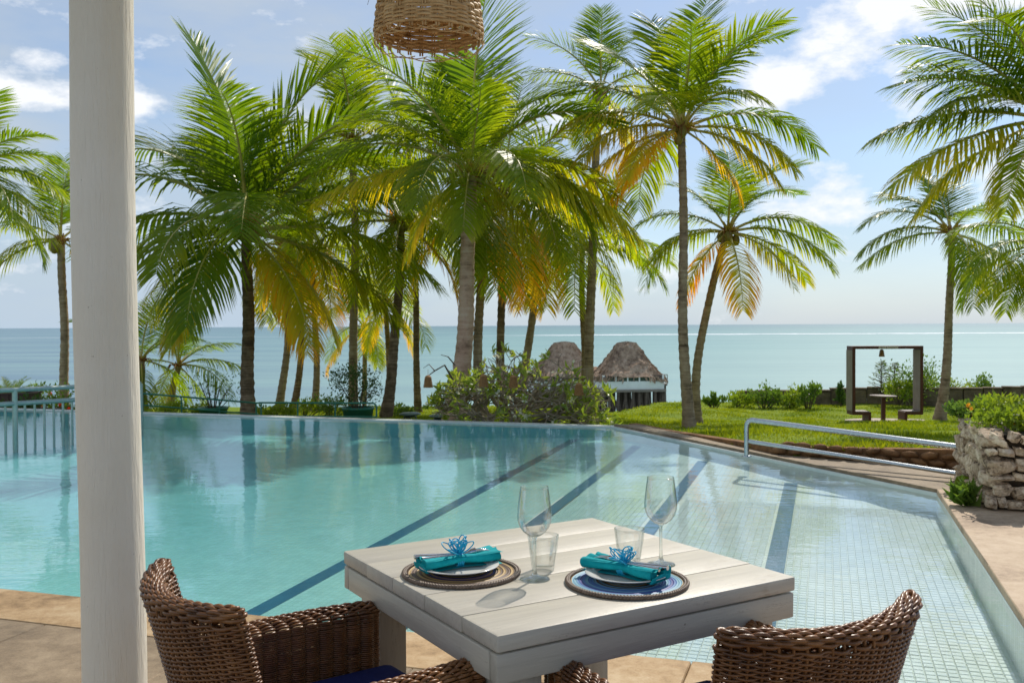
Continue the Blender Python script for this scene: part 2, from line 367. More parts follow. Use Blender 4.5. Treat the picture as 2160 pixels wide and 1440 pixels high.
# ------------------------------------------------------------------ ground
def ground_mat():
    t = MT('lawn_soil'); v = t.pos('world'); a = t.noise(v, .8, 6); b = t.noise(v, 14, 6, .7)
    c = t.ramp(t.math('ADD', t.math('MULTIPLY', a, .5), t.math('MULTIPLY', b, .5)), [(.35, (.10, .17, .012)), (.5, (.19, .26, .016)), (.66, (.26, .32, .025))])
    return t.done(t.pbr(c, .9, .1, 0, t.bump(b, .8, .05)))
xs = np.concatenate([np.linspace(-45, -12, 34), np.linspace(-11.6, 14, 75), np.linspace(14.5, 45, 32)]); ys = np.concatenate([np.linspace(6, 36, 88), np.linspace(36.4, 60, 20)])
GX, GY = np.meshgrid(xs, ys); GZ = terr(GX, GY, True); nx, ny = len(xs), len(ys)
gi = (np.arange(ny-1)[:, None]*nx + np.arange(nx-1)[None, :]).ravel()
link('ground', np_mesh('ground', np.stack([GX, GY, GZ], -1).reshape(-1, 3), [np.stack([gi, gi+1, gi+nx+1, gi+nx], -1)], ground_mat()), kind='structure')

# grass blades
def grass(name, n, xr, yr, h0, mat, seed, keep=None):
    rs = np.random.default_rng(seed)
    X = rs.uniform(*xr, n); Y = yr[0] + (yr[1]-yr[0])*rs.uniform(0, 1, n)**1.25; u = X*UH.x+Y*UH.y; v = X*VH.x+Y*VH.y
    ok = ~(inpoly([(-30, -40), (-30, 20), (8.2, 20), (8.5, 1.0), (13.0, -2.7), (13.0, -40)], u, v) | inpoly(PATH, X, Y)) & (terr(X, Y) > -2.2) & (np.abs(X) < Y*.56+.5)
    if keep is not None: ok &= keep(X, Y)
    X, Y = X[ok], Y[ok]; n = len(X); Z = terr(X, Y)
    fx = at(1866, 887, 25.5); near_f = np.clip((((X-fx.x)/1.15)**2+((Y-fx.y)/.75)**2)-.55, .0, 1)
    patch = .65 + .55*np.sin(X*2.1+Y*.7)*np.sin(Y*1.7-X*.4) + rs.normal(0, .25, n)
    h = h0*np.clip(patch, .35, 1.9)*near_f; a = rs.uniform(0, 6.28, n); wd = rs.uniform(.006, .013, n)*(1+Y/40); lx = rs.normal(0, .45, n)*h; ly = rs.normal(0, .45, n)*h
    B = np.stack([X, Y, Z-.01], -1); D = np.stack([np.cos(a)*wd, np.sin(a)*wd, 0*a], -1); Tp = B + np.stack([lx, ly, h], -1)
    V = np.stack([B-D, B+D, Tp], 1).reshape(-1, 3)
    link(name, np_mesh(name, V, [np.arange(n*3).reshape(-1, 3)], mat, smooth=False), kind='stuff')
GRASS = leafy('grass_blade', (.12, .19, .010), (.32, .36, .022), .5, .5, .2, .8, (1.5, 1.4, .45))  # darker patches in the blade colour stand in for palm shadows on the lawn
grass('grass', 210000, (-7, 20), (9.3, 36), .066, GRASS, 3)

# ------------------------------------------------------------------ pool
pool = empty('swimming_pool', (0, 0, 0), kind='structure')
def depth(u, v): return .26 + .16*sm((-.6-v)/6.0) - .020*(u-NEAR_U)
def floor_z(u, v): return WZ - depth(u, v)
def tile_mat():
    t = MT('pool_tile'); v = t.pos('world', (1, 1, 1), (0, 0, PA)); s = t.n('ShaderNodeSeparateXYZ', {0: v})
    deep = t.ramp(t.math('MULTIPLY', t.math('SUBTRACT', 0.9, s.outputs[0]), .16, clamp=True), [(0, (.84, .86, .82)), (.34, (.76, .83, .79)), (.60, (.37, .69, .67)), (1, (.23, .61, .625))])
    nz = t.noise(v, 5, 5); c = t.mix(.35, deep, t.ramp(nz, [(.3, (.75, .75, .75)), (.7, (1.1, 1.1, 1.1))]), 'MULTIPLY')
    rnd = t.n('ShaderNodeTexWhiteNoise', {'Vector': t.n('ShaderNodeVectorMath', {0: v, 1: (.050, .050, 10)}, operation='SNAP').outputs[0]}).outputs[0]
    c = t.mix(.35, c, t.ramp(rnd, [(0, (.8, .84, .84)), (1, (1.1, 1.1, 1.1))]), 'MULTIPLY')
    # joints where the tiles are too small to be built one by one
    br = t.n('ShaderNodeTexBrick', {'Vector': v, 'Scale': 1.0, 'Mortar Size': .0035, 'Brick Width': .050, 'Row Height': .050, 'Color1': (1, 1, 1), 'Color2': (1, 1, 1), 'Mortar': (0, 0, 0)}, offset=0.0)
    return t, c, br.outputs['Color']
t, c, br = tile_mat(); POOLTILE = t.done(t.pbr(t.mix(1.0, c, t.mix(br, (.82, .86, .82), (1, 1, 1)), 'MULTIPLY'), .25, .5))
t, c, br = tile_mat(); POOLTILE.name = 'far_pool_tile'; TILE1 = t.done(t.pbr(c, .2, .5)); TILE1.name = 'pool_tile'
TGROUT = simple('pool_grout', (.62, .67, .60), (.68, .72, .65), 4, .8)
RIMT = simple('rim_tile', (.66, .68, .64), (.55, .60, .57), 7, .35, .5)
LANE = simple('lane_tile', (.006, .095, .20), (.010, .13, .25), 9, .3)
TP = .050; TV0, TU1 = -2.3, 8.6     # zone in which each tile is built
us = np.linspace(NEAR_U, FC[0], 40); vs = np.linspace(LEFT_V, RIGHT_V, 60)
UU, VV = np.meshgrid(us, vs, indexing='ij'); ZZ = floor_z(UU, VV)
near = (VV > TV0-.15) & (UU < TU1+.2)
ZZ = np.where(near, ZZ-.008, ZZ)
Pf = np.stack([UU*UH.x+VV*VH.x, UU*UH.y+VV*VH.y, ZZ], -1).reshape(-1, 3); nv = len(vs)
fi = (np.arange(len(us)-1)[:, None]*nv + np.arange(nv-1)[None, :]).ravel(); fq = np.stack([fi, fi+nv, fi+nv+1, fi+1], -1)
cu, cv = Pf[fq].mean(1)[:, 0]*UH.x+Pf[fq].mean(1)[:, 1]*UH.y, Pf[fq].mean(1)[:, 0]*VH.x+Pf[fq].mean(1)[:, 1]*VH.y
fm = ((cv > TV0-.05) & (cu < TU1+.1)).astype(int)
link('pool_floor', np_mesh('pool_floor', Pf, [fq], [POOLTILE, TGROUT], fm, smooth=True), pool)
LINES = [(-.318, .125), (-1.307, .115), (-2.27, .115), (-3.25, .12)]
# tiles
gu = NEAR_U+.02+TP*np.arange(int((TU1-NEAR_U)/TP)); gv = RIGHT_V-.02-TP*np.arange(int((RIGHT_V-TV0)/TP))
tiles = []
for a in gu:
    for b in gv:
        if any(abs(b-TP/2-l) < wd/2+.026 for l, wd in LINES): continue
        u_, v_ = a+TP/2, b-TP/2
        k = (RC[0]-FC[0])/(RC[1]-FC[1])
        if u_ > RC[0] + (v_-RC[1])*k - .06: continue
        p = uv(u_, v_, floor_z(u_, v_)); x, y = proj(p)
        vis = -10 < x < 2170 and y < 1450 and not (x < 1290 and y > 1100) and not (1480 < x < 1900 and y > 1300) and not (x < 1680 and 1090 < y < 1310)
        tiles.append(((not vis), p.length, p))
tiles.sort(key=lambda q: (q[0], q[1]))
h = TP/2-.0021
tm_ = MB()
base_t = np.array([[-h, -h, -.006], [h, -h, -.006], [h, h, -.006], [-h, h, -.006], [-h+.003, -h+.003, 0], [h-.003, -h+.003, 0], [h-.003, h-.003, 0], [-h+.003, h-.003, 0]]) @ np.array([[VH.x, VH.y, 0], [UH.x, UH.y, 0], [0, 0, 1]])
tf = np.array([[4, 5, 6, 7], [0, 1, 5, 4], [1, 2, 6, 5], [2, 3, 7, 6], [3, 0, 4, 7]])
tile_me = np_mesh('tile', base_t, [tf], TILE1, smooth=False)
for q in tiles[:290]:
    o = link('tile', tile_me, pool); o.location = q[2] + Vector((0, 0, random.uniform(-.001, .001)))
rest = np.array([tuple(q[2]) for q in tiles[290:]])
V = (rest[:, None] + base_t[None]).reshape(-1, 3); F = (np.arange(len(rest))[:, None, None]*8 + tf[None]).reshape(-1, 4)
link('tile_field', np_mesh('tile_field', V, [F], TILE1, smooth=False), pool, kind='stuff')
for i, (l, wd) in enumerate(LINES):
    k = (RC[0]-FC[0])/(RC[1]-FC[1]); uend = min(FC[0], RC[0]+(l-RC[1])*k)-.25
    uu = np.linspace(NEAR_U+.01, uend, 14)
    A = np.array([tuple(uv(a, l-wd/2, floor_z(a, l)+.004)) for a in uu]); B = np.array([tuple(uv(a, l+wd/2, floor_z(a, l)+.004)) for a in uu])
    V = np.stack([A, B], 1).reshape(-1, 3); q = np.arange(13)*2
    link('lane_line', np_mesh('lane_line', V, [np.stack([q, q+1, q+3, q+2], -1)], LANE), pool)
# walls and rim
def wall_strip(a, b, z0, z1, th, name, mat, inset=0.0):
    pa, pb = uv(*a), uv(*b); d = (pb-pa).normalized(); nrm = Vector((d.y, -d.x, 0))
    m = MB(); c = (pa+pb)/2 + nrm*(th/2+inset) + Vector((0, 0, (z0+z1)/2))
    m.box(c, ((pb-pa).length, th, z1-z0), Matrix((d, Vector((-d.y, d.x, 0)), Vector((0, 0, 1)))).transposed()); return m.build(name, mat, pool)
WALLT = simple('wall_tile', (.10, .42, .45), (.14, .48, .50), 6, .3); wall_strip((FC[0], LEFT_V), (FC[0], FC[1]+.06), -.085, -.038, -.22, 'far_rim', RIMT); wall_strip((FC[0], LEFT_V), (FC[0], FC[1]+.06), -1.0, -.087, -.215, 'far_wall', WALLT)
wall_strip(FC, (RC[0]-.02, RC[1]), -1.0, -.034, -.18, 'slant_rim', RIMT)
wall_strip((NEAR_U, LEFT_V), (NEAR_U, RIGHT_V), -.6, -.045, .12, 'near_wall', POOLTILE)
wall_strip((NEAR_U-.12, RIGHT_V), (RC[0]+.05, RIGHT_V), -.6, -.045, .12, 'side_wall', POOLTILE)
# water
def water_mat():
    t = MT('pool_water'); v = t.pos('world'); a = t.noise(t.pos('world', (1, 1, 1)), 2.3, 3, .5); b = t.noise(v, 9, 3, .5); c = t.noise(t.pos('world', (2.0, 7.0, 1), (0, 0, .2)), 2.2, 3, .5)
    hgt = t.math('ADD', t.math('ADD', t.math('MULTIPLY', a, 1.0), t.math('MULTIPLY', b, .22)), t.math('MULTIPLY', c, .28))
    nm = t.bump(hgt, .12, .03)
    fr = t.n('ShaderNodeFresnel', {'IOR': 1.33, 'Normal': nm}).outputs[0]
    tr = t.n('ShaderNodeBsdfTransparent', {'Color': (.92, .99, .985, 1)}).outputs[0]
    gl = t.n('ShaderNodeBsdfGlossy', {'Color': (.95, .98, 1, 1), 'Roughness': .015, 'Normal': nm}).outputs[0]
    return t.done(t.n('ShaderNodeMixShader', {0: t.math('MINIMUM', t.math('MULTIPLY', fr, .9), .30), 1: tr, 2: gl}).outputs[0])
wp = [tuple(uv(a, b, WZ)) for a, b in POOL_UV]
link('pool_water', np_mesh('pool_water', wp, [[[0, 1, 2, 3, 4]]], water_mat(), smooth=False), kind='structure')

# ------------------------------------------------------------------ terrace, slabs, path
terrace = empty('terrace', kind='structure')
m = MB()
RZ = Matrix((VH, UH, Vector((0, 0, 1)))).transposed()
def uvbox(m, u0, u1, v0, v1, z0, z1): m.box(uv((u0+u1)/2, (v0+v1)/2, (z0+z1)/2), (v1-v0, u1-u0, z1-z0), RZ)
uvbox(m, -4.5, NEAR_U-.12, -16, RIGHT_V+.12, -.6, -.02)
uvbox(m, -4.5, 7.75, RIGHT_V+.12, 7, -.6, -.02)
uvbox(m, 7.75, 8.9, RIGHT_V+.12, 7, -.6, -.022)
m.build('bedding', GROUT, terrace)
def slab(u0, u1, v0, v1, mat, z=0.0, th=.05, name='slab', par=terrace):
    g = .002; me = bevel_box(name, (v1-v0-2*g, u1-u0-2*g, th), mat, .005, 1, .002)
    o = link(name, me, par); o.location = uv((u0+u1)/2, (v0+v1)/2, z-th/2+random.uniform(-.0015, .0015)); o.rotation_euler = (random.uniform(-.0008, .0008), random.uniform(-.0008, .0008), -PA)
v_ = -15.0
while v_ < RIGHT_V-.3:
    w_ = random.uniform(1.7, 2.3); e = min(v_+w_, RIGHT_V)
    if RIGHT_V-e < .4: e = RIGHT_V
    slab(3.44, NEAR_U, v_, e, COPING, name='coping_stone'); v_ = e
row = 0; u1 = 3.44
while u1 > -2.5:
    v_ = -8 - .45*(row % 2)
    while v_ < RIGHT_V:
        e = min(v_+.92, RIGHT_V) if RIGHT_V-(v_+.92) > .3 else RIGHT_V
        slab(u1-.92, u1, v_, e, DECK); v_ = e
    u1 -= .92; row += 1
edges = [RIGHT_V, 2.05, 3.5, 5.0]
for r_ in range(6):
    ua = -.5 + r_*1.6 + .0; ub = ua+1.6
    if r_ == 5: ub = 8.46
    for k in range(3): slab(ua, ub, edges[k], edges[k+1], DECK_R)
# slanting path beyond the pool side
pm = np.array([(x, y, -.004) for x, y in PATH]); pb = pm.copy(); pb[:, 2] = -.6; n_ = len(PATH)
m = MB(); m.add(np.vstack([pm, pb]), [[i, (i+1) % n_, n_+(i+1) % n_, n_+i] for i in range(n_)])
m.add(pm, [[0, 1, 5, 5]][:0] or [[0, 1, 4], [0, 4, 5], [1, 2, 3], [1, 3, 4]])
m.build('path', DECK, kind='structure')

# ------------------------------------------------------------------ column, roof, lamp
t = MT('column_paint'); v = t.pos('world', (1, 1, .10)); g = t.noise(v, 90, 5, .65); b = t.noise(t.pos('world'), 3, 5); f = t.noise(t.pos('world', (1, 1, .25)), 25, 5)
c_ = t.ramp(b, [(.3, (.82, .75, .61)), (.7, (.87, .81, .69))]); spots = t.math('GREATER_THAN', t.noise(t.pos('world'), 60, 2, .6), .76)
COLP = t.done(t.pbr(t.mix(t.math('MULTIPLY', spots, .5), c_, (.3, .24, .16)), .55, .35, 0, t.bump(t.math('ADD', t.math('MULTIPLY', g, 1.0), t.math('MULTIPLY', f, .6)), .9, .007)))
cp = at(239, 1400, 2.95)
colm = empty('column', (cp.x, cp.y, 0), label='white painted round wooden column at the edge of the terrace', cat='column')
ct = at(213, 0, 2.95)
lean = (ct.x-cp.x)/(ct.z-cp.z)
CR = 129/FPX*2.95/2
pts = [(lean*(z-cp.z)+.004*math.sin(z*3), .003*math.sin(z*2+1), z) for z in np.linspace(0, 3.18, 40)]
MB().tube(pts, [CR*(1.0-.012*z+.004*math.sin(z*5)) for z in np.linspace(0, 3.18, 40)], 40).build('shaft', COLP, colm, smooth=True)
CEIL = simple('ceiling_paint', (.72, .70, .64), (.66, .64, .58), 4, .7, .2)
TIMBER = simple('roof_timber', (.16, .09, .045), (.10, .055, .03), 7, .7, .2)
roof = empty('verandah_roof', kind='structure')  # unseen roof, its back cut short so sky light fills the foreground
m = MB(); uvbox(m, 1.0, 3.1, -6.0, 4.2, 3.3, 3.42); m.build('ceiling', CEIL, roof)
m = MB(); uvbox(m, 2.45, 2.62, -6.0, 4.2, 3.13, 3.3); m.build('beam', TIMBER, roof)
for k in range(7):
    m = MB(); uvbox(m, 1.05, 3.05, -5.6+k*1.5, -5.5+k*1.5, 3.2, 3.299); m.build('rafter', TIMBER, roof)

# woven shell: rows of strands over a surface surf(U, V) -> P, N
def weave(surf, rows, vlo, vhi, nst, per, rn, rb, amp, alt=True, closed=False, sides=6, power=1.0, jit=0.0, vj=0.0, seed=0, vlist=None):
    rs = np.random.default_rng(seed)
    m = nst*per + (0 if closed else 1)
    U = np.linspace(0, 1, m, endpoint=not closed)[None, :].repeat(rows, 0)
    Vv = (vlo + (vhi-vlo)*(np.arange(rows)+.5)/rows)[:, None].repeat(m, 1) if vlist is None else np.array(vlist)[:, None].repeat(m, 1)
    if vj: Vv = Vv + (rs.normal(0, vj, rows)[:, None]) + vj*.7*np.sin(U*6.28*rs.integers(1, 4, rows)[:, None] + rs.uniform(0, 6, rows)[:, None])
    P, Nn = surf(U, Vv)
    ph = np.pi*U*nst + (np.pi*np.arange(rows)[:, None] if alt else 0)
    sgn = np.sin(ph)
    off = amp*np.sign(sgn)*np.abs(sgn)**power if alt else amp*np.abs(sgn)**power
    off = off*(1 + jit*rs.normal(0, 1, (rows, 1)))
    P = P + Nn*off[..., None]
    T = (np.roll(P, -1, 1)-np.roll(P, 1, 1)) if closed else np.gradient(P, axis=1)
    T /= np.linalg.norm(T, axis=2, keepdims=True)+1e-12
    B = np.cross(T, Nn); B /= np.linalg.norm(B, axis=2, keepdims=True)+1e-12; N2 = np.cross(B, T)
    a = np.linspace(0, 2*np.pi, sides, endpoint=False)
    V = P[:, :, None] + rn*np.cos(a)[None, None, :, None]*N2[:, :, None] + rb*np.sin(a)[None, None, :, None]*B[:, :, None]
    mm = m if closed else m-1
    r = np.arange(rows)[:, None, None]; i = np.arange(mm)[None, :, None]; j = np.arange(sides)[None, None, :]; i2 = (i+1) % m; j2 = (j+1) % sides
    F = np.stack([(r*m+i)*sides+j, (r*m+i)*sides+j2, (r*m+i2)*sides+j2, (r*m+i2)*sides+j], -1).reshape(-1, 4)
    return V.reshape(-1, 3), F
def stakes(surf, nst, vlo, vhi, k, rad, closed=False, half=.5):
    m = MB()
    for i in range(nst):
        u = np.full(k, (i+half)/nst); P, Nn = surf(u, np.linspace(vlo, vhi, k)); m.tube(P, rad, 5, cap=False)
    return m
def fd_normal(fn, e=1e-3):
    def surf(U, V):
        P = fn(U, V); du = fn(U+e, V)-fn(U-e, V); dv = fn(U, V+e)-fn(U, V-e)
        n = np.cross(du, dv); n /= np.linalg.norm(n, axis=-1, keepdims=True)+1e-12; return P, n
    return surf

lp = at(905, 86, 3.2)            # centre of the lamp's lower rim
lamp = empty('pendant_lamp', (lp.x, lp.y, lp.z), label='woven rattan basket lamp hanging from the verandah roof', cat='lamp')
LR = 231/FPX*3.2/2*.985
def lampf(U, V):
    r = LR*(1-.33*np.clip(V, 0, 2)**1.2)*(1-.05*np.exp(-(np.clip(V, 0, 2)/.06)))*1.02; r = np.where(V < 0, LR*.97, r)
    return np.stack([r*np.cos(-U*2*np.pi), r*np.sin(-U*2*np.pi), V*.36], -1)
ls = fd_normal(lampf)
V1, F1 = weave(ls, 9, .02, .19, 26, 6, .0018, .0048, .0036, True, True, 6, 1, .2, .004, 3)
V2, F2 = weave(ls, 27, .19, 1.0, 26, 6, .0018, .0068, .0042, True, True, 6, 1, .2, .004, 4)
link('basket_weave', np_mesh('basket_weave', np.vstack([V1, V2]), [np.vstack([F1, F2+len(V1)])], LAMP_WEAVE), lamp, kind='stuff')
stm = MB()
for d in (-.10, .10):
    s_ = stakes(ls, 26, -.01, 1.0, 8, .0032, True, .5+d); stm.add(np.concatenate(s_.v), np.concatenate(s_.f[4]))
stm.build('stakes', LAMP_WEAVE, lamp, smooth=True, kind='stuff')
rm = MB()
for k in range(26):
    a0 = 2*math.pi*k/26; pts = []
    for q in np.linspace(0, 1, 9):
        a = a0 + q*2*math.pi/26*2.3; zz = -.006 - .012*math.sin(q*math.pi); rr = LR+.003*math.cos(q*7+k)
        pts.append((rr*math.cos(a), rr*math.sin(a), zz+.004*math.cos(k*1.7)))
    rm.tube(pts, .0019, 5)
rm.build('rim_edging', LAMP_WEAVE, lamp, smooth=True, kind='stuff')
MB().lathe([(LR*.68, .355), (LR*.5, .40), (LR*.3, .43), (.02, .44)], 32).build('top_cap', LAMP_WEAVE, lamp, smooth=True)
MB().tube([(0, 0, .43), (.004, 0, .7), (0, 0, 3.299-lp.z)], .004, 6).build('cord', simple('cord', (.05, .04, .03)), lamp)
wisp = MB(); wisp.tube([(-LR*.86, -.06, -.005), (-LR*.85, -.065, -.04), (-LR*.83, -.07, -.085)], .0007, 4); wisp.tube([(-LR*.93, 0, .2), (-LR*1.05, 0, .17), (-LR*1.13, 0, .12)], .0007, 4)
wisp.build('loose_fibre', simple('fibre', (.12, .08, .05)), lamp, kind='stuff')

# ------------------------------------------------------------------ dining table
TC = Vector((.108, 2.387, 0)); TA = R(31.0); TS = .824
table = empty('dining_table', TC, TA, label='square whitewashed wooden dining table laid for two beside the pool', cat='table')
npk = 5; pw = TS/npk
widths = [.150, .178, .172, .160, .164]; yy = -TS/2
for i, wd in enumerate(widths):
    g = .0007
    o = link('plank', bevel_box('plank', (TS-.004, wd-2*g, .035), TABLE_X, .0055 if i in (0, 4) else .0028, 2, .0012), table)
    o.location = (random.uniform(-.001, .001), yy+wd/2, .7425 + random.uniform(-.0006, .0006)); yy += wd
ap = .060
for s in (-1, 1):
    o = link('apron_board', bevel_box('apron_board', (TS-.006, .03, ap), TABLE_X, .004, 2, .001), table); o.location = (0, s*(TS/2-.018), .7215-ap/2)
    o = link('apron_board', bevel_box('apron_board', (TS-.07, .03, ap), TABLE_X, .004, 2, .001), table); o.location = (s*(TS/2-.0175), 0, .7215-ap/2); o.rotation_euler = (0, 0, R(90))
for sx in (-1, 1):
    for sy in (-1, 1):
        o = link('leg', bevel_box('leg', (.092, .092, .66), TABLE_Z, .006, 2, .001), table); o.location = (sx*(TS/2-.083), sy*(TS/2-.083), .331)
def T2L(p):  # world point on the table
    return Vector(p)
TZ = .7605
# placemats
def coil_colors(name, stops, seed):
    t = MT(name); v = t.pos('object'); s = t.n('ShaderNodeSeparateXYZ', {0: v})
    r = t.math('SQRT', t.math('ADD', t.math('MULTIPLY', s.outputs[0], s.outputs[0]), t.math('MULTIPLY', s.outputs[1], s.outputs[1])))
    k = t.math('FLOOR', t.math('ADD', t.math('DIVIDE', r, .0062), t.math('MULTIPLY', t.n('ShaderNodeTexNoise', {'Vector': v, 'Scale': 16.0}).outputs[0], .9)))
    wn_ = t.n('ShaderNodeTexWhiteNoise', {'W': t.math('ADD', k, seed)}, noise_dimensions='1D').outputs[0]
    ramp = t.n('ShaderNodeValToRGB', {'Fac': wn_}); ramp.color_ramp.interpolation = 'CONSTANT'; e = ramp.color_ramp.elements
    while len(e) < len(stops): e.new(.5)
    for x, (p, c) in zip(e, stops): x.position = p; x.color = (*c, 1)
    ang = t.math('ARCTAN2', s.outputs[1], s.outputs[0]); rib = t.math('SINE', t.math('MULTIPLY', ang, 260.0))
    c = t.mix(t.math('MULTIPLY', t.math('ADD', rib, 1.0), .3), ramp.outputs[0], (.05, .04, .03))
    return t.done(t.pbr(c, .5, .4))
BRAID = simple('mat_braid', (.13, .09, .065), (.24, .18, .135), 80, .5, .4, kind='object')
def placemat(px, py, seed, stops, label, rad=.1435):
    p = on(px, py, TZ); o = empty('placemat', (p.x, p.y, TZ), random.uniform(0, 6), label=label, cat='placemat', group='placemats on the table')
    prof = []
    nr = 21; rr = rad-.0125
    for i in range(nr*4+1):
        r = rr*i/(nr*4); prof.append((max(r, .0001), .0045+.0016*abs(math.sin(math.pi*i/4))))
    prof.append((rr, 0.0008))
    MB().lathe(prof, 72).build('coil_disc', coil_colors('coil_colours', stops, seed), o, smooth=True)
    m = MB()
    for ph in (0, 2.09, 4.19):
        a = np.linspace(0, 2*np.pi, 480, endpoint=False); q = a*38+ph
        P = np.stack([(rad-.0065+.0042*np.cos(q))*np.cos(a), (rad-.0065+.0042*np.cos(q))*np.sin(a), .0055+.0022*np.sin(q*2)], -1); m.tube(P, .0032, 6, closed=True)
    m.build('braided_edge', BRAID, o, smooth=True); return o
TAN, BLU, NAV, TEA, BRN, PAL, LBL = (.66, .45, .18), (.09, .24, .58), (.05, .06, .33), (.17, .46, .50), (.15, .085, .05), (.70, .70, .66), (.25, .53, .70)
placemat(973, 1209, 3.0, [(0, TAN), (.3, BRN), (.42, NAV), (.52, TEA), (.64, PAL), (.76, BRN), (.85, TAN)], 'round striped placemat of mostly tan coils, nearer the white column')
placemat(1322, 1229, 8.0, [(0, LBL), (.25, BLU), (.42, TAN), (.58, TEA), (.7, NAV), (.8, BRN), (.88, LBL)], 'round striped placemat of mostly blue coils, under the plate farther from the column')
# plates
prof = [(.0005, .004), (.055, .004), (.062, .0055), (.070, .010), (.0955, .0165), (.0975, .0175), (.0965, .0192), (.072, .0132), (.063, .0085), (.056, .0075), (.0005, .0075)]
prof = [(.040, 0.0), (.044, 0.0), (.046, .004)] + prof[1:] 
plate_me = MB().lathe(prof, 64).mesh('plate', [CHINA], True)
MATZ = TZ+.0066
def plate(px, py, label):
    p = on(px, py, MATZ+.012); o = link('plate', plate_me, label=label, cat='plate', group='plates on the table'); o.location = (p.x, p.y, MATZ); return o
pl1 = plate(968, 1194, 'white china plate on the tan striped placemat')
pl2 = plate(1322, 1210, 'white china plate on the blue striped placemat')

# rolled napkins with cutlery and a ribbon
def napkin(loc, rz, label, rlabel, seed, flip):
    rs = np.random.default_rng(seed)
    o = empty('napkin', loc, rz, label=label, cat='napkin', group='folded napkins')
    nT, nS = 49, 33
    ts = np.linspace(-1, 1, nT); L = .098
    def wid(t): return .020 + .017*np.abs(t)**.9
    m = MB()
    # two rolled lobes lying side by side plus a lower folded sheet
    for side in (-1, 1):
        V = []
        for t_ in ts:
            w_ = wid(t_); r = .0095 + .0042*abs(t_)**.8; cy = side*(w_-r*.9); cz = .009 + r*.85 + .004*(1-abs(t_))
            th = np.linspace(0, 2*np.pi, 20, endpoint=False)
            wob = 1 + .08*np.sin(3*th + 5*t_ + side) + .05*np.sin(7*t_+th)
            V.append(np.stack([np.full(20, t_*L*(1.0 + .03*side*np.sign(t_))), cy + r*1.15*wob*np.cos(th), cz + r*.92*wob*np.sin(th)], -1))
        V = np.array(V).reshape(-1, 3); i = np.arange(nT-1)[:, None]; j = np.arange(20)[None, :]
        F = np.stack([i*20+j, i*20+(j+1) % 20, (i+1)*20+(j+1) % 20, (i+1)*20+j], -1).reshape(-1, 4); m.add(V, F)
        for e in (0, nT-1):       # rolled ends: a spiral lip
            sgn = -1 if e == 0 else 1; base = V[e*20:(e+1)*20]; c0 = base.mean(0)
            rings = [base] + [c0 + (base-c0)*k + np.array([d*sgn, 0, 0]) for k, d in ((.86, .0015), (.72, -.002), (.55, .001), (.4, -.003), (.05, -.004))]
            VV = np.vstack(rings); ii = np.arange(len(rings)-1)[:, None]
            F = np.stack([ii*20+j, ii*20+(j+1) % 20, (ii+1)*20+(j+1) % 20, (ii+1)*20+j], -1).reshape(-1, 4); m.add(VV, F)
    V = []
    for t_ in ts:                 # folded sheet between and beneath the rolls
        w_ = wid(t_)*1.04; s = np.linspace(-1, 1, nS)
        z = .0265 - .003*s**2 + .0025*np.cos(s*np.pi*2.0) + .0012*np.sin(s*9+t_*6) + .003*(1-abs(t_))
        V.append(np.stack([np.full(nS, t_*L*(1.03+.03*np.cos(s[0]))) + .002*np.sin(s*6), s*w_, z+.006*abs(t_)**3], -1))
    for t_ in ts:
        w_ = wid(t_)*1.04; s = np.linspace(-1, 1, nS); V.append(np.stack([np.full(nS, t_*L*1.03), s*w_*.98, np.full(nS, .0035)], -1))
    V = np.array(V).reshape(-1, 3); i = np.arange(nT-1)[:, None]; j = np.arange(nS-1)[None, :]
    F = np.stack([i*nS+j, i*nS+j+1, (i+1)*nS+j+1, (i+1)*nS+j], -1).reshape(-1, 4); m.add(V, F); m.add(V[:0].reshape(0, 3) if False else V[nT*nS:], F[:, ::-1])
    m.build('cloth', TEAL_CLOTH, o, smooth=True)
    # hem folds at the open end
    h = MB()
    for k in range(3):
        s = np.linspace(-1, 1, 15); x = flip*(L*1.0+.0015*k)
        h.tube(np.stack([np.full(15, x), s*(.040-.002*k), .008+.0042*k+.002*np.cos(s*3)], -1), .0021, 6)
    h.build('hem', TEAL_CLOTH, o, smooth=True)
    # ribbon
    rb = empty('ribbon', loc, rz, label=rlabel, cat='ribbon', group='blue ribbons'); 
    k = MB(); a = np.linspace(0, 2*np.pi, 28, endpoint=False)
    for dx in (-.007, -.0025, .002, .0065):
        k.tube(np.stack([dx+.004*np.sin(a+dx*300)*0+np.cos(a)*.002, .0195*np.cos(a), .0165+.0150*np.sin(a)], -1), .0019, 5, closed=True)
    k.build('band', RIBBON, rb, smooth=True)
    k = MB()
    for q in range(14):
        az_ = q*2.4+seed; tilt = rs.uniform(.25, 1.3); ln = rs.uniform(.030, .056); wd = rs.uniform(.008, .015)
        th = np.linspace(0, 2*np.pi, 22, endpoint=False); x = ln*(1-np.cos(th))/2; y = wd*np.sin(th)*(.5+x/ln)
        d = np.array([math.cos(az_)*math.cos(tilt), math.sin(az_)*math.cos(tilt), math.sin(tilt)]); sd_ = np.array([-math.sin(az_), math.cos(az_), .2*rs.normal()]); up = np.cross(d, sd_)
        P = np.array([0, 0, .031]) + x[:, None]*d + y[:, None]*sd_ + (.006*np.sin(th*1)*rs.normal())[:, None]*up; k.tube(P, .0015, 5, closed=True)
    k.build('bow', RIBBON, rb, smooth=True)
    # cutlery tucked in
    def cut(name, label, parts_fn):
        c = empty(name, loc, rz, label=label, cat=name, group=None); parts_fn(c); return c
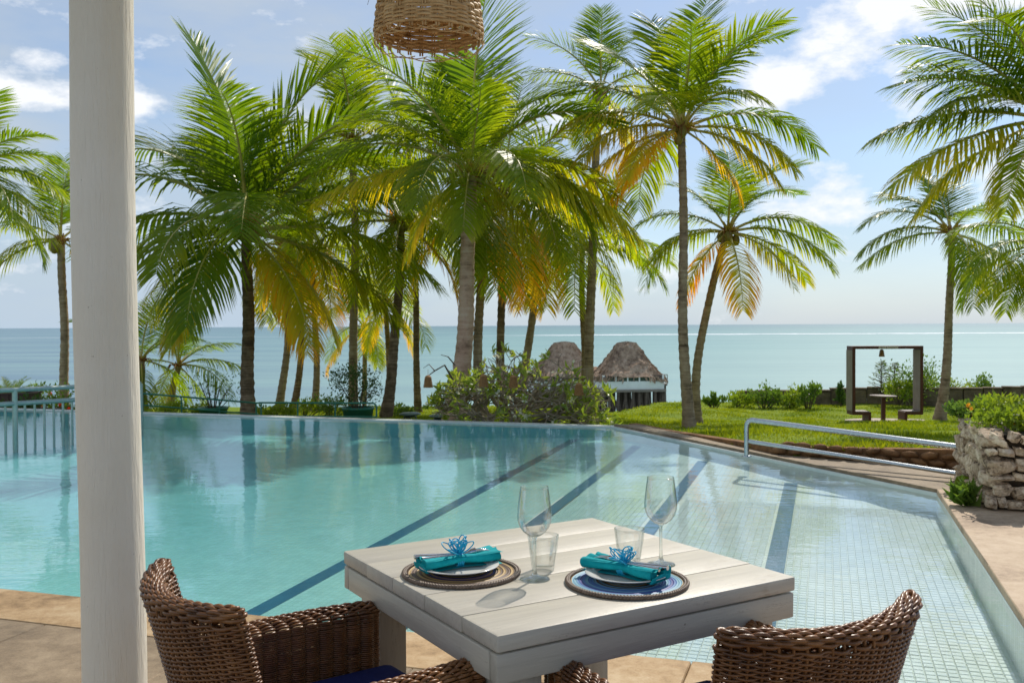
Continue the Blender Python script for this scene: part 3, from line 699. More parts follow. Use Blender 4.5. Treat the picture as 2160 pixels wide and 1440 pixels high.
    def fork(c):
        f = MB(); x0 = -flip*.066
        for q in range(4):
            y = (q-1.5)*.0058; f.tube([(x0+flip*.028, y*.9, .0325), (x0+flip*.010, y, .0345), (x0-flip*.008, y, .0325), (x0-flip*.016, y, .0305)], [.0016, .0015, .0012, .0007], 6)
        f.tube([(x0+flip*.022, 0, .0325), (x0+flip*.034, 0, .0315), (x0+flip*.05, 0, .029), (x0+flip*.15, -.006, .0305), (x0+flip*.165, -.0065, .0315)], [.0095, .0085, .0035, .0045, .0055], 8)
        me = f.mesh('fork', [CUTLERY], True); P = np.empty(len(me.vertices)*3); me.vertices.foreach_get('co', P)
        link('fork_body', me, c)
    def knife(c):
        f = MB(); f.tube([(flip*.112, .009, .0345), (flip*.098, .0085, .0335), (flip*.03, .006, .030), (flip*-.01, .006, .028)], [.0058, .0062, .0045, .0035], 8)
        f.build('handle', CUTLERY, c, smooth=True); MB().bar((flip*-.01, .006, .020), (flip*-.098, .006, .0175), .0022, .012).build('blade', CUTLERY, c)
    return o, fork, knife, cut
n1 = at(966, 1187, 2.295); 
o, fk, kn, cut = napkin(Vector((n1.x+.002, n1.y, MATZ+.0085)), R(28), 'teal cloth napkin rolled round cutlery on the plate nearer the column', 'bright blue corded bow tied round the napkin nearer the column', 5, -1)
cut('fork', 'steel fork tucked in the napkin nearer the column', fk); cut('knife', 'steel knife rolled in the napkin nearer the column', kn)
n2 = at(1318, 1199, 2.205)
o, fk, kn, cut = napkin(Vector((n2.x, n2.y, MATZ+.0085)), R(-42), 'teal cloth napkin rolled round cutlery on the plate with blue striped mat', 'bright blue corded bow tied round the napkin on blue striped mat', 11, 1)
cut('fork', 'steel fork with tines showing in the napkin on the blue mat', fk); cut('knife', 'steel knife handle sticking out of the napkin on the blue mat', kn)

# glasses
def thin_glass():
    t = MT('thin_glass'); f = t.n('ShaderNodeLayerWeight', {'Blend': .5}).outputs['Facing']
    tc_ = t.ramp(f, [(0, (.985, .99, .985)), (.55, (.95, .96, .955)), (.80, (.76, .80, .79)), (1, (.34, .39, .39))])
    tr = t.n('ShaderNodeBsdfTransparent', {'Color': tc_}).outputs[0]; gl = t.n('ShaderNodeBsdfGlossy', {'Roughness': .02, 'Color': (1, 1, 1, 1)}).outputs[0]
    fr = t.n('ShaderNodeFresnel', {'IOR': 1.5}).outputs[0]
    return t.done(t.n('ShaderNodeMixShader', {0: t.math('MINIMUM', t.math('MULTIPLY', fr, .9), .30), 1: tr, 2: gl}).outputs[0])
THIN = thin_glass()
t = MT('solid_glass'); SOLID = t.done(t.n('ShaderNodeMixShader', {0: .45, 1: t.n('ShaderNodeBsdfGlass', {'IOR': 1.45, 'Roughness': .0, 'Color': (.97, .985, .98, 1)}).outputs[0], 2: t.n('ShaderNodeBsdfTransparent', {'Color': (.9, .93, .92, 1)}).outputs[0]}).outputs[0])
def wine_glass(px, py, label):
    p = on(px, py, TZ); o = empty('wine_glass', (p.x, p.y, TZ), label=label, cat='wine glass', group='stemmed glasses')
    bowl = [(.0045, .100), (.016, .1045), (.027, .113), (.0355, .125), (.0402, .140), (.0410, .152), (.0395, .170), (.0368, .192), (.0340, .213), (.0332, .219)]
    inn = [(r-.0011, z+.0003) for r, z in bowl[1:]][::-1]
    MB().lathe(bowl + [(.0327, .2198)] + inn + [(.0005, .1052)], 48).build('bowl', THIN, o, smooth=True)
    MB().lathe([(.0005, .0), (.034, 0), (.0362, .0012), (.034, .003), (.018, .0058), (.0085, .0095), (.0048, .018), (.0038, .040), (.0037, .080), (.0044, .096), (.008, .1018), (.0005, .1035)], 36).build('stem', SOLID, o, smooth=True)
    return o
wine_glass(1128, 1221, 'tall stemmed wine glass beside the tan placemat, in front of a tumbler')
wine_glass(1394, 1190, 'tall stemmed wine glass behind the plate on blue striped mat')
def tumbler(px, py, label):
    p = on(px, py, TZ); o = empty('tumbler', (p.x, p.y, TZ), label=label, cat='tumbler', group='water tumblers')
    n = 80; a = np.linspace(0, 2*np.pi, n, endpoint=False)
    zs = [0.0, .004, .012, .022, .034, .044, .050, .055, .060, .075, .087]
    def R_(z):
        b = .0262 + (.0375-.0262)*(z/.087)**.9; fl = np.clip((.054-z)/.02, 0, 1)*np.clip(z/.006, .35, 1)
        edge = .047+.004*np.abs(np.cos(4.5*a)); fl = np.clip((edge-z)/.006, 0, 1) if z > .03 else 1.0
        return b - .0024*fl*np.abs(np.cos(4.5*a))**.7 + .0008
    Vo = np.array([np.stack([R_(z)*np.cos(a), R_(z)*np.sin(a), np.full(n, z)], -1) for z in zs])
    zi = [.0872, .075, .06, .05, .034, .018, .0125]
    Vi = np.array([np.stack([(.0262+(.0375-.0262)*(z/.087)**.9-.0022)*np.cos(a), (.0262+(.0375-.0262)*(z/.087)**.9-.0022)*np.sin(a), np.full(n, z)], -1) for z in zi] + [np.stack([.0005*np.cos(a), .0005*np.sin(a), np.full(n, .0115)], -1)])
    V = np.concatenate([np.stack([.0005*np.cos(a), .0005*np.sin(a), np.zeros(n)], -1)[None], Vo, Vi]); m_ = len(V); i = np.arange(m_-1)[:, None]; j = np.arange(n)[None, :]
    F = np.stack([i*n+j, i*n+(j+1) % n, (i+1)*n+(j+1) % n, (i+1)*n+j], -1).reshape(-1, 4)
    me = np_mesh('glass_wall', V.reshape(-1, 3), [F], THIN); link('glass_wall', me, o)
    return o
tumbler(1146, 1202, 'faceted clear tumbler standing behind the wine glass beside tan placemat')
tumbler(1328, 1186, 'faceted clear tumbler behind the napkin on the blue striped mat')

# ------------------------------------------------------------------ wicker armchairs
def shell(center, half_w, half_t, z0, z1, top):
    """closed stadium loops stacked up a panel; center(x, z) gives the (x, y) of the mid line, x in -1..1"""
    capf = .93
    def f(U, V):
        Vc = np.clip(V, 0, 1)
        rise = np.clip((Vc-capf)/(1-capf), 0, 1)
        ht = half_t*np.sqrt(np.clip(1-rise**2, 0.0004, 1)); hw = half_w(Vc) - (half_t - ht)*.8
        flat = 2*hw-2*ht; cap = math.pi*ht; tot = 2*flat+2*cap; s = (U % 1.0)*tot
        x = np.zeros_like(s); y = np.zeros_like(s)
        A = s < flat; B = (s >= flat) & (s < flat+cap); C = (s >= flat+cap) & (s < 2*flat+cap); D = s >= 2*flat+cap
        x = np.where(A, -flat/2+s, x); y = np.where(A, -ht, y)
        th = (s-flat)/np.maximum(ht, 1e-6); x = np.where(B, flat/2+ht*np.sin(th), x); y = np.where(B, -ht*np.cos(th), y)
        x = np.where(C, flat/2-(s-flat-cap), x); y = np.where(C, ht, y)
        th2 = (s-2*flat-cap)/np.maximum(ht, 1e-6); x = np.where(D, -flat/2-ht*np.sin(th2), x); y = np.where(D, ht*np.cos(th2), y)
        xn = x/np.maximum(hw, 1e-6)
        zb = z0 + (z1-z0)*np.where(Vc < capf, Vc/capf*(1-half_t/(z1-z0)), 1-half_t/(z1-z0)+half_t/(z1-z0)*np.clip(rise, 0, 1)**.75)
        zt = zb + top(xn)*np.clip((Vc-.3)/.7, 0, 1)
        cx, cy = center(x, xn, zt)
        return np.stack([cx, cy+y, zt], -1)
    return f
def fdn_safe(fn):
    def surf(U, V):
        e = 2e-3; V1 = np.clip(V+e, 0, .999); V0 = np.clip(V-e, 0, .999)
        P = fn(U, V); du = fn(U+e, V)-fn(U-e, V); dv = fn(U, V1)-fn(U, V0); n = np.cross(du, dv)
        n /= np.linalg.norm(n, axis=-1, keepdims=True)+1e-12; return P, n
    return surf
def back_c(x, xn, z): return x, -.215 - .26*np.clip(z-.40, 0, 1) - .075*(1-np.clip(np.abs(xn), 0, 1)**2)
back_s = fdn_safe(shell(back_c, lambda V: .166+.068*V, .020, .22, .850, lambda xn: .010*xn**2))
def arm_c(sx):
    def f(x, xn, z): return sx*(.235 + .0*z + .018*(1-xn**2)) + 0*x, -.035 + x
    return f
def arm_shell(sx):
    base = shell(lambda x, xn, z: (x, 0*x), lambda V: .212+0*V, .026, .10, .669, lambda xn: .0*xn)
    def f(U, V):
        P = base(U, V); x, y, z = P[..., 0], P[..., 1], P[..., 2]
        return np.stack([sx*(.238+.02*(1-(x/.22)**2)) - y*1.0, x-.03, z], -1)
    return fdn_safe(f)
def make_chair(loc, rz, label):
    o = empty('wicker_armchair', loc, rz, label=label, cat='armchair', group='wicker armchairs at the table')
    V1, F1 = weave(back_s, 126, .02, .912, 42, 5, .0022, .0023, .0031, True, True, 6, .8, .1, .0006, 2)
    V2, F2 = weave(back_s, 8, 0, 1, 38, 6, .0036, .0040, .0042, True, True, 6, .8, .1, 0, 5, [.93+.07*q for q in (-.25, .06, .3, .5, .68, .82, .93, .995)])
    link('back_weave', np_mesh('back_weave', np.vstack([V1, V2]), [np.vstack([F1, F2+len(V1)])], WICKER), o, kind='stuff')
    stakes(back_s, 42, 0.0, .97, 16, .0030).build('back_stakes', WICKER, o, smooth=True, kind='stuff')
    for sx in (-1, 1):
        s_ = arm_shell(sx)
        V1, F1 = weave(s_, 112, .02, .94, 26, 6, .0022, .0024, .0078, False, True, 6, .7, .06, .0006, 4)
        V2, F2 = weave(s_, 6, 0, 1, 26, 6, .0032, .0036, .0080, False, True, 6, .7, .06, 0, 6, [.93+.07*q for q in (.2, .42, .62, .8, .93, .995)])
        link('arm_weave', np_mesh('arm_weave', np.vstack([V1, V2]), [np.vstack([F1, F2+len(V1)])], WICKER), o, kind='stuff')
    MB().box((0, -.02, .418), (.42, .42, .05)).build('seat', WICKER, o)
    cu = link('cushion', bevel_box('cushion', (.41, .42, .09), NAVY, .032, 4), o); cu.location = (0, .0, .490)
    MB().box((0, .175, .235), (.42, .03, .33)).build('front_skirt', WICKER, o)
    for sx in (-1, 1):
        for y in (-.2, .18): MB().tube([(sx*.21, y, 0), (sx*.21, y, .36)], .016, 8).build('leg', WICKER, o, smooth=True)
    return o
f1 = Vector((math.cos(R(36)), math.sin(R(36))))
ch1 = make_chair((-.352, 2.05, 0), math.atan2(f1.y, f1.x)-math.pi/2, 'brown wicker armchair with navy cushion, between the column and the table')
ch2 = copy_tree(ch1); f2 = Vector((-.469, .883)); ch2.location = (.385, 1.945, 0); ch2.rotation_euler = (0, 0, math.atan2(f2.y, f2.x)-math.pi/2)
ch2['label'] = 'brown wicker armchair seen from behind, across the table corner from the column'

#PART2
# ------------------------------------------------------------------ coconut palms
def frond_mesh(e0, e1, n, droop, seed, p=1.25, leaf=.37, width=.0108, vang=10, wind=0.0):
    rs = np.random.default_rng(seed); K = 26; s = np.linspace(0, 1, K); e = np.radians(e0 + (e1-e0)*s**p)
    side = wind*s**2
    dP = np.stack([np.cos(e)*np.cos(side), np.cos(e)*np.sin(side), np.sin(e)], -1)/(K-1)
    P = np.vstack([[0, 0, 0], np.cumsum((dP[:-1]+dP[1:])/2, 0)])
    mb = MB(); mb.tube(P[::2], np.linspace(.0135, .0014, len(P[::2])), 5, 1)
    Vs, Fq, Ft, tips = [np.concatenate(mb.v)], [np.concatenate(mb.f[4])], [np.concatenate(mb.f[3])], [np.zeros(mb.n)]
    base = mb.n; mi_t = [np.full(len(Ft[0]), 1)]; mi_q = [np.full(len(Fq[0]), 1)]
    for sg in (-1, 1):
        q = .17 + .825*(np.arange(n)+rs.uniform(-.3, .3, n))/n; q = np.clip(q, .16, .995)
        keep = rs.uniform(0, 1, n) > .035; q = q[keep]; k = len(q)
        Pp = np.stack([np.interp(q, s, P[:, i]) for i in range(3)], -1); T = np.stack([np.interp(q, s, dP[:, i]) for i in range(3)], -1); T /= np.linalg.norm(T, axis=1)[:, None]
        B0 = np.cross([0, 0, 1.], T); bl = np.linalg.norm(B0, axis=1)[:, None]; B0 = np.where(bl > .05, B0/np.maximum(bl, 1e-6), [0, 1., 0]); 
        B0 = np.where((B0 @ np.array([0, 1., 0]))[:, None] < 0, -B0, B0)
        Nn = np.cross(T, B0); Nn /= np.linalg.norm(Nn, axis=1)[:, None]
        B = B0*sg
        L = leaf*np.minimum(1, .62+2.0*(q-.16))*(1-.66*np.clip((q-.5)/.5, 0, 1)**1.7)*rs.uniform(.94, 1.05, k)
        ga = np.radians(72-28*q + rs.normal(0, 2.2, k)); de = np.radians(vang + rs.normal(0, 4.5, k) + 6*np.sin(q*9+seed))
        D = np.cos(ga)[:, None]*T + np.sin(ga)[:, None]*(B*np.cos(de)[:, None] + Nn*np.sin(de)[:, None])
        g = droop*rs.uniform(.8, 1.2, k)*np.clip(L/leaf, .3, 1)
        pts = [Pp]; cur = Pp; dirs = []
        for kk, f in enumerate((.12, .55, 1.15)):
            d = D + np.array([0, 0, -1.])*(g*f)[:, None]; d /= np.linalg.norm(d, axis=1)[:, None]; cur = cur + d*(L/3)[:, None]; pts.append(cur); dirs.append(d)
        Wd = []
        for kk in range(4):
            d = dirs[min(kk, 2)]; wv = T - d*np.sum(T*d, 1)[:, None]; wv /= np.linalg.norm(wv, axis=1)[:, None]+1e-9
            wv = wv + Nn*(rs.normal(0, .16, k) + .25*sg)[:, None]; wv /= np.linalg.norm(wv, axis=1)[:, None]; Wd.append(wv)
        W = width*(.7+.5*L/leaf)*rs.uniform(.85, 1.2, k)
        vv = [pts[0]-Wd[0]*(W*.30)[:, None], pts[0]+Wd[0]*(W*.30)[:, None], pts[1]-Wd[0]*(W*.5)[:, None], pts[1]+Wd[0]*(W*.5)[:, None],
              pts[2]-Wd[1]*(W*.42)[:, None], pts[2]+Wd[1]*(W*.42)[:, None], pts[3]]
        V = np.stack(vv, 1).reshape(-1, 3); o = base + np.arange(k)[:, None]*7
        Vs.append(V); base += len(V)
        Fq.append(np.vstack([o+[[0, 1, 3, 2]], o+[[2, 3, 5, 4]]])); Ft.append(o+[[4, 5, 6]]); mi_q.append(np.zeros(2*k)); mi_t.append(np.zeros(k))
        tips.append(np.tile([0, 0, .33, .33, .66, .66, 1.0], k))
    return np_mesh('frond', np.concatenate(Vs), [np.concatenate(Ft), np.concatenate(Fq)], [PALM_LEAF, RACHIS], np.concatenate(mi_t+mi_q), False, np.concatenate(tips))
_fs = [100]
def add_frond(par, org, phi, e0, e1, L, dry=0.0, droop=None, n=78, bright=1.25, wind=None, **k):
    _fs[0] += 1; rs = np.random.default_rng(_fs[0])
    if droop is None: droop = .22 + 1.25*np.clip((72-e0)/70, 0, 1)
    me = frond_mesh(e0, e1, int(n*.74), droop, _fs[0], wind=rs.normal(0, .18) if wind is None else wind, **k)
    o = link('frond', me, par); o.location = org; o.rotation_euler = (rs.normal(0, .0), 0, R(phi)); o.scale = (L, L, L)
    o.color = (float(np.clip(dry*.70, 0, 1)), bright*rs.uniform(.82, 1.18), 0, 1); return o
def palm(label, base, crown, Y, Lpx, r0, r1, n=16, fronds=(), bend=0.0, bark=None, seed=1, dry=.12, ln=70, gz=None, emin=-55, young=False, nuts=True, kind='palm_tree', bright=1.25, dark_y=0.0):
    rs = np.random.default_rng(seed)
    Lpx0 = Lpx; c = at(*crown, Y + dark_y); b = at(*base, Y); zt = float(terr(b.x, b.y)); b.z = min(b.z, zt) if gz is None else gz
    if b.z < zt-.01 or b.z > zt: b.z = zt
    n = max(2, int(round(n*.62))); Lpx = Lpx*1.10
    root = empty(kind, b, label=label, cat='palm tree', group='coconut palms round the pool')
    d = c - b; L = Lpx*Y/FPX; K = 40
    tt = np.linspace(0, 1, K); pts = []
    for q in tt:
        p = Vector((d.x*q, d.y*q, d.z*q)) + Vector((bend*math.sin(math.pi*q)*(1-.3*q) + .02*math.sin(q*9+seed), .03*math.sin(q*5+seed), 0)); pts.append(p)
    ps, rr = [], []
    M = int(max(30, min(90, d.length*12)))
    for i in range(M):
        q = i/(M-1); f = q*(K-1); a = int(min(f, K-2)); p = pts[a].lerp(pts[a+1], f-a); ps.append(p)
        r = (r1 + (r0-r1)*(1-q)**1.1)*.84 + r0*.36*math.exp(-q*d.length/.35); rr.append(r*(1 + (.05 if i % 2 else -.035) + rs.normal(0, .022)))
    MB().tube(ps, rr, 12).build('trunk', bark or BARK, root, smooth=True)
    hk = MB()
    for k in range(14):
        a = k*2.4; e = rs.uniform(.2, 1.2); L_ = rs.uniform(.10, .2)*L*.5; v = Vector((math.cos(a)*math.cos(e), math.sin(a)*math.cos(e), math.sin(e)))
        hk.tube([d + v*(r1*.3) + Vector((0, 0, -.08)), d + v*(L_*.5) + Vector((0, 0, -.04)), d + v*L_], [r1*.45, r1*.34, r1*.10], 6)
    for k in range(10):
        a = rs.uniform(0, 6.28); v = Vector((math.cos(a), math.sin(a), 0)); q = rs.uniform(.06, .16)*L
        hk.tube([d + v*r1*.7 + Vector((0, 0, .02)), d + v*(r1+q*.5) + Vector((0, 0, .05)), d + v*(r1+q) + Vector((0, 0, -q*rs.uniform(.2, .9)))], [.018, .012, .006], 4)
    hk.build('crown_husk', HUSK, root, smooth=True, kind='stuff')
    if L > 2.2 and not young:
        fl = MB()
        for k in range(int(rs.integers(2, 4))):
            a = rs.uniform(3.4, 6.0); o_ = d + Vector((math.cos(a)*.12, math.sin(a)*.12, .05)); up_ = rs.uniform(.5, 1.1)
            for q in range(14):
                a2 = a + rs.normal(0, .45); e = up_ + rs.normal(0, .3); v = Vector((math.cos(a2)*math.cos(e), math.sin(a2)*math.cos(e), math.sin(e))); l_ = L*rs.uniform(.10, .17)
                fl.tube([o_, o_ + v*l_*.5, o_ + v*l_*.9 + Vector((0, 0, -l_*.25))], [.012, .009, .004], 4)
        fl.build('flower_spray', FLOWER_Y, root, smooth=True, kind='stuff')
    if nuts:
        for k in range(int(rs.integers(2, 6))):
            a = rs.uniform(0, 6.28); q = Vector((math.cos(a), math.sin(a), 0))*(r1+.08) + Vector((0, 0, -rs.uniform(.05, .22)))
            nm = link('coconut', NUT, root); nm.location = d + q; s = rs.uniform(.8, 1.1); nm.scale = (s, s, s*1.2)
    for f in fronds:
        phi, e0, e1, l = f[:4]; dr = f[4] if len(f) > 4 else dry
        add_frond(root, d + Vector((0, 0, .02)), phi + rs.normal(0, 3), e0, e1, L*l, dr, n=ln, bright=bright)
    for k in range(n):
        age = (k+.5)/n; phi = k*137.5 + seed*41 + rs.normal(0, 8)
        e0 = 86 - (86-emin)*age**1.1 + rs.normal(0, 5); e1 = e0 - (35 + 75*min(age*1.5, 1)) + rs.normal(0, 10)
        dr = dry*(.3+.9*age) + (rs.uniform(.25, .75) if age > .78 and rs.uniform() < .5 else 0)
        add_frond(root, d + Vector((0, 0, .02)), phi, e0, max(e1, -88), L*(.88 + .2*rs.uniform())*(1-.22*max(0, age-.7)/.3), dr, n=ln, bright=bright)
    return root
nb = MB(); nb.lathe([(.0, -.11), (.05, -.10), (.085, -.05), (.092, 0), (.08, .06), (.04, .105), (.0, .11)], 12)
NUT = nb.mesh('coconut', [simple('coconut_skin', (.30, .17, .03), (.16, .17, .03), 3, .5)], True)

palm('dark trunked coconut palm with tall upright fronds, just beside the white column', (525, 874), (521, 492), 19.0, 400, .165, .125, 4,
     [(176, 88, 55, 1.0, 0), (120, 80, 30, .85, .02), (8, 82, 34, 1.0, .02), (-6, 66, 2, 1.0, .05), (172, 64, -28, 1.02, .03), (186, 50, -42, .95, .05), (176, 26, -50, .90, .10), (190, 8, -62, .78, .18),
      (168, -12, -72, .72, .35), (8, 54, -22, 1.0, .08), (-10, 36, -42, 1.0, .12), (4, 12, -52, 1.0, .22), (15, -8, -62, .9, .28), (285, 34, -58, .9, .12), (250, 20, -70, .8, .2), (318, -30, -76, .72, .5),
      (335, -42, -80, .7, .85), (225, -34, -80, .7, .42), (20, -30, -80, .7, .5), (90, 40, -40, .9, .1), (60, 62, 0, .9, .05), (120, 66, 0, .9, .05), (280, 66, 10, .85, .03)], seed=3, bark=BARK_DARK, ln=92, dry=.1, emin=-30)
palm('coconut palm with pale reddish trunk, tallest crown behind the rattan lamp', (957, 892), (991, 372), 17.0, 350, .205, .135, 3,
     [(58, 88, 72, 1.12, 0), (110, 82, 48, .80, .05), (80, 78, 35, .9, 0), (8, 58, -32, 1.0, .05), (30, 66, 0, .9, .03), (172, 38, -45, 1.0, .10), (182, 12, -42, .88, .45), (195, 50, -20, .8, .15), (4, 26, -62, .98, .30),
      (-12, 4, -55, 1.05, .38), (350, 18, -70, .85, .28), (272, 0, -78, .70, .25), (300, 28, -72, .85, .22), (250, 24, -75, .8, .22), (285, 60, 10, .65, .12), (330, -24, -80, .62, .4), (200, -30, -82, .62, .5), (130, 62, 5, .9, .08), (95, 40, -30, .9, .12)], seed=5, bark=BARK_PALE, ln=96, bend=.10, dry=.16, emin=-20)
palm('tall slender coconut palm rising from the lawn by the slanting pool edge', (1452, 908), (1440, 275), 17.5, 285, .120, .085, 4,
     [(55, 86, 55, 1.0, .05), (18, 70, 5, 1.05, .02), (110, 80, 40, 1.0, .05), (150, 62, 15, 1.08, .05), (176, 44, -18, 1.05, .08), (188, 24, -42, .95, .42), (200, 8, -55, .9, .55), (2, 26, -52, 1.0, .06), (-12, 8, -62, .85, .38),
      (-20, -8, -66, .8, .45), (195, -26, -74, .72, .95), (215, -12, -66, .7, .75), (335, -34, -78, .66, .7), (275, 62, 10, .85, .15), (300, 40, -45, .8, .2), (240, 36, -50, .8, .25), (90, 55, -10, .9, .1), (170, -5, -62, .8, .6)], seed=8, ln=84, dry=.16, bend=-.06, emin=-30)
palm('leaning coconut palm behind the slender lawn palm, one bright orange frond hanging', (1470, 872), (1536, 492), 22.0, 225, .125, .095, 5,
     [(75, 80, 35, .9, .03), (28, 58, -18, .95, .02), (4, 30, -58, 1.05, .12), (-8, 14, -66, 1.0, .22), (12, -4, -62, .9, .32), (176, 36, -42, .9, .12), (190, 12, -62, .8, .28), (200, -34, -80, .78, 1.0), (265, 60, 10, .8, .08), (320, -14, -74, .8, .5), (150, 64, 0, .8, .08)],
     seed=9, ln=76, bend=-.28, dry=.15)
palm('tall thin coconut palm whose dark trunk passes in front of the thatched huts', (1243, 868), (1268, 195), 23.0, 180, .15, .10, 9, [(100, 84, 60, 1.0, .05), (80, 86, 70, .95, .02), (170, 40, -30, 1.0, .15), (10, 20, -50, 1., .4)], seed=10, bend=-.10, ln=66, dry=.22)
palm('coconut palm beside the wooden seat frame, small crown over the stone wall', (1982, 862), (2005, 492), 26.0, 190, .16, .10, 2,
     [(172, 44, -48, 1.0, .06), (178, 18, -55, 1.02, .12), (184, 2, -50, 1.0, .2), (270, -40, -84, .92, .12), (30, 46, -35, 1.0, .1), (2, 20, -50, 1.05, .1), (-15, -18, -66, .95, .45), (120, 78, 30, .85, .05), (70, 70, 10, .9, .05), (150, 62, -10, .8, .1), (285, 50, -10, .6, .1), (10, -34, -76, .8, .35)],
     seed=12, bend=.14, ln=72, dry=.15)
palm('large coconut palm at the far right with long fronds over the stone planter', (2330, 905), (2215, 255), 15.5, 330, .16, .12, 3,
     [(174, 66, 18, 1.0, .03), (180, 50, -8, 1.05, .05), (184, 34, -22, 1.02, .08), (178, 14, -32, 1.05, .15), (188, -6, -44, 1.08, .42), (170, -18, -60, .95, .35), (200, 24, -40, .95, .2), (160, 76, 40, 1.0, .05), (215, -30, -70, .8, .3), (150, 50, -10, .9, .1), (270, 10, -60, .8, .2)], seed=14, ln=96, dry=.15, nuts=False)
palm('low crowned coconut palm at the right edge above the planter shrubs', (2330, 880), (2215, 520), 19.0, 205, .14, .10, 7,
     [(186, 16, -62, 1.0, .2), (178, 40, -35, 1.0, .08), (196, -8, -68, .95, .25), (200, -24, -72, .92, .2), (250, -34, -80, .85, .2), (230, -20, -74, .9, .15)], seed=15, ln=74, dry=.15, nuts=False)
palm('slim coconut palm behind the white column, red brown trunk by the flowering bush', (138, 828), (128, 508), 21.0, 185, .115, .095, 6, [(100, 84, 62, .95, .02), (150, 80, 35, .9, .03), (185, 36, -45, .9, .2), (190, 6, -58, .75, .32), (0, 10, -60, .7, .6), (20, -5, -70, .6, .5)], seed=16, ln=68, dry=.16, bend=.02)
palm('coconut palm at the far left edge, only its hanging fronds showing', (-180, 880), (-95, 395), 15.0, 250, .15, .11, 8, [(2, 34, -70, 1.0, .15), (10, 52, -40, .9, .08), (-8, 8, -78, 1.0, .25), (5, 60, -10, .85, .05), (330, 20, -75, .95, .2)], seed=17, ln=84, dry=.15, nuts=False)
palm('short young coconut palm beside the sloping green handrail', (352, 850), (376, 772), 25.0, 140, .11, .085, 15, [(85, 86, 70, 1.05, 0), (60, 76, 20, .8, 0), (20, 46, -20, .95, .05), (5, 20, -40, 1., .1)], seed=18, ln=58, dry=.08, nuts=False, emin=-45)
palm('short palm half hidden by the white column above the pool railing', (300, 850), (298, 760), 23.0, 150, .12, .09, 13, [(70, 84, 45, .95, 0), (20, 50, -30, .9, .05)], seed=19, ln=58, dry=.10, nuts=False)
MID = [((743, 872), (745, 300), 23.0, 235, .13, .10, 15, .06, 'tall coconut palm rising just right of the dark trunked one, upright crown tip', 21, [(85, 86, 66, .95, .03), (60, 84, 50, .8, .05), (110, 78, 45, .7, .1)]),
       ((882, 872), (862, 345), 24.0, 225, .10, .08, 14, .05, 'thin straight coconut palm between the pale trunk and the potted shrubs', 22, [(160, 70, 10, .8, .1)]),
       ((590, 848), (604, 520), 25.0, 190, .12, .09, 15, .14, 'leaning mossy palm, first of the three thin trunks by the green railing', 23, []),
       ((622, 850), (636, 540), 26.0, 180, .11, .085, 14, .10, 'slender palm, middle of the three thin trunks by the green railing', 24, []),
       ((663, 850), (650, 480), 24.0, 215, .10, .08, 15, .12, 'slender palm with a dead red brown frond, last of the three thin trunks', 25, [(300, -45, -80, 1.0, .95)]),
       ((812, 882), (846, 470), 20.5, 240, .135, .10, 16, .10, 'grey trunked coconut palm leaning over the end of the green railing', 26, [(270, -10, -80, .9, .25), (200, 6, -70, 1.0, .25)]),
       ((1010, 884), (1020, 440), 21.5, 255, .135, .10, 17, -.05, 'brown trunked coconut palm directly behind the frangipani', 27, [(280, -15, -82, 1.0, .2), (262, 6, -80, 1.05, .2)]),
       ((1060, 884), (1062, 405), 23.0, 255, .125, .09, 17, -.06, 'coconut palm with rusty brown hanging frond in the frangipani branches', 28, [(275, -30, -85, 1.1, .95), (300, 0, -78, 1.0, .2)]),
       ((1100, 872), (1158, 470), 24.5, 235, .13, .095, 16, -.10, 'leaning dark trunked palm rising above the frangipani top', 29, [(285, 4, -78, 1.0, .2), (10, 12, -66, 1.0, .15)]),
       ((1232, 860), (1226, 520), 27.0, 195, .12, .09, 14, .03, 'shorter coconut palm behind the thin one by the huts, loose green fronds', 30, [(10, 26, -60, 1.05, .12), (-5, 6, -70, 1.0, .15)]),
       ((765, 852), (768, 690), 32.0, 125, .12, .09, 16, .03, 'small yellowish palm far behind the potted shrubs', 31, []),
       ((830, 856), (812, 640), 30.0, 140, .12, .09, 16, .03, 'small drooping palm far behind the leaning grey trunk', 32, [])]
for b, c, Y, L, r0, r1, n, bd, lab, sd_, fr in MID:
    palm(lab, b, c, Y, L, r0, r1, n, fr, bend=bd, seed=sd_, ln=64, dry=.26, bark=BARK if sd_ % 2 else BARK_DARK)

# ------------------------------------------------------------------ shrubs, bushes, flowers
def leaves(P, D, size, asp, rs, curl=.25):
    """folded two-triangle-pair leaves at P pointing along D"""
    n = len(P); D = D/np.linalg.norm(D, axis=1)[:, None]; r = rs.normal(0, 1, (n, 3)); S_ = np.cross(D, r); S_ /= np.linalg.norm(S_, axis=1)[:, None]+1e-9
    Nn = np.cross(S_, D); sz = size*rs.uniform(.6, 1.25, n)[:, None]
    a = P; b = P + D*sz*.5 + S_*sz*asp + Nn*sz*curl*.4; c = P + D*sz - Nn*sz*curl*.5; d = P + D*sz*.5 - S_*sz*asp + Nn*sz*curl*.4; m_ = P + D*sz*.5
    V = np.stack([a, b, c, d, m_], 1).reshape(-1, 3); o = np.arange(n)[:, None]*5
    return V, np.vstack([o+[[0, 1, 4]], o+[[1, 2, 4]], o+[[4, 2, 3]], o+[[0, 4, 3]]])
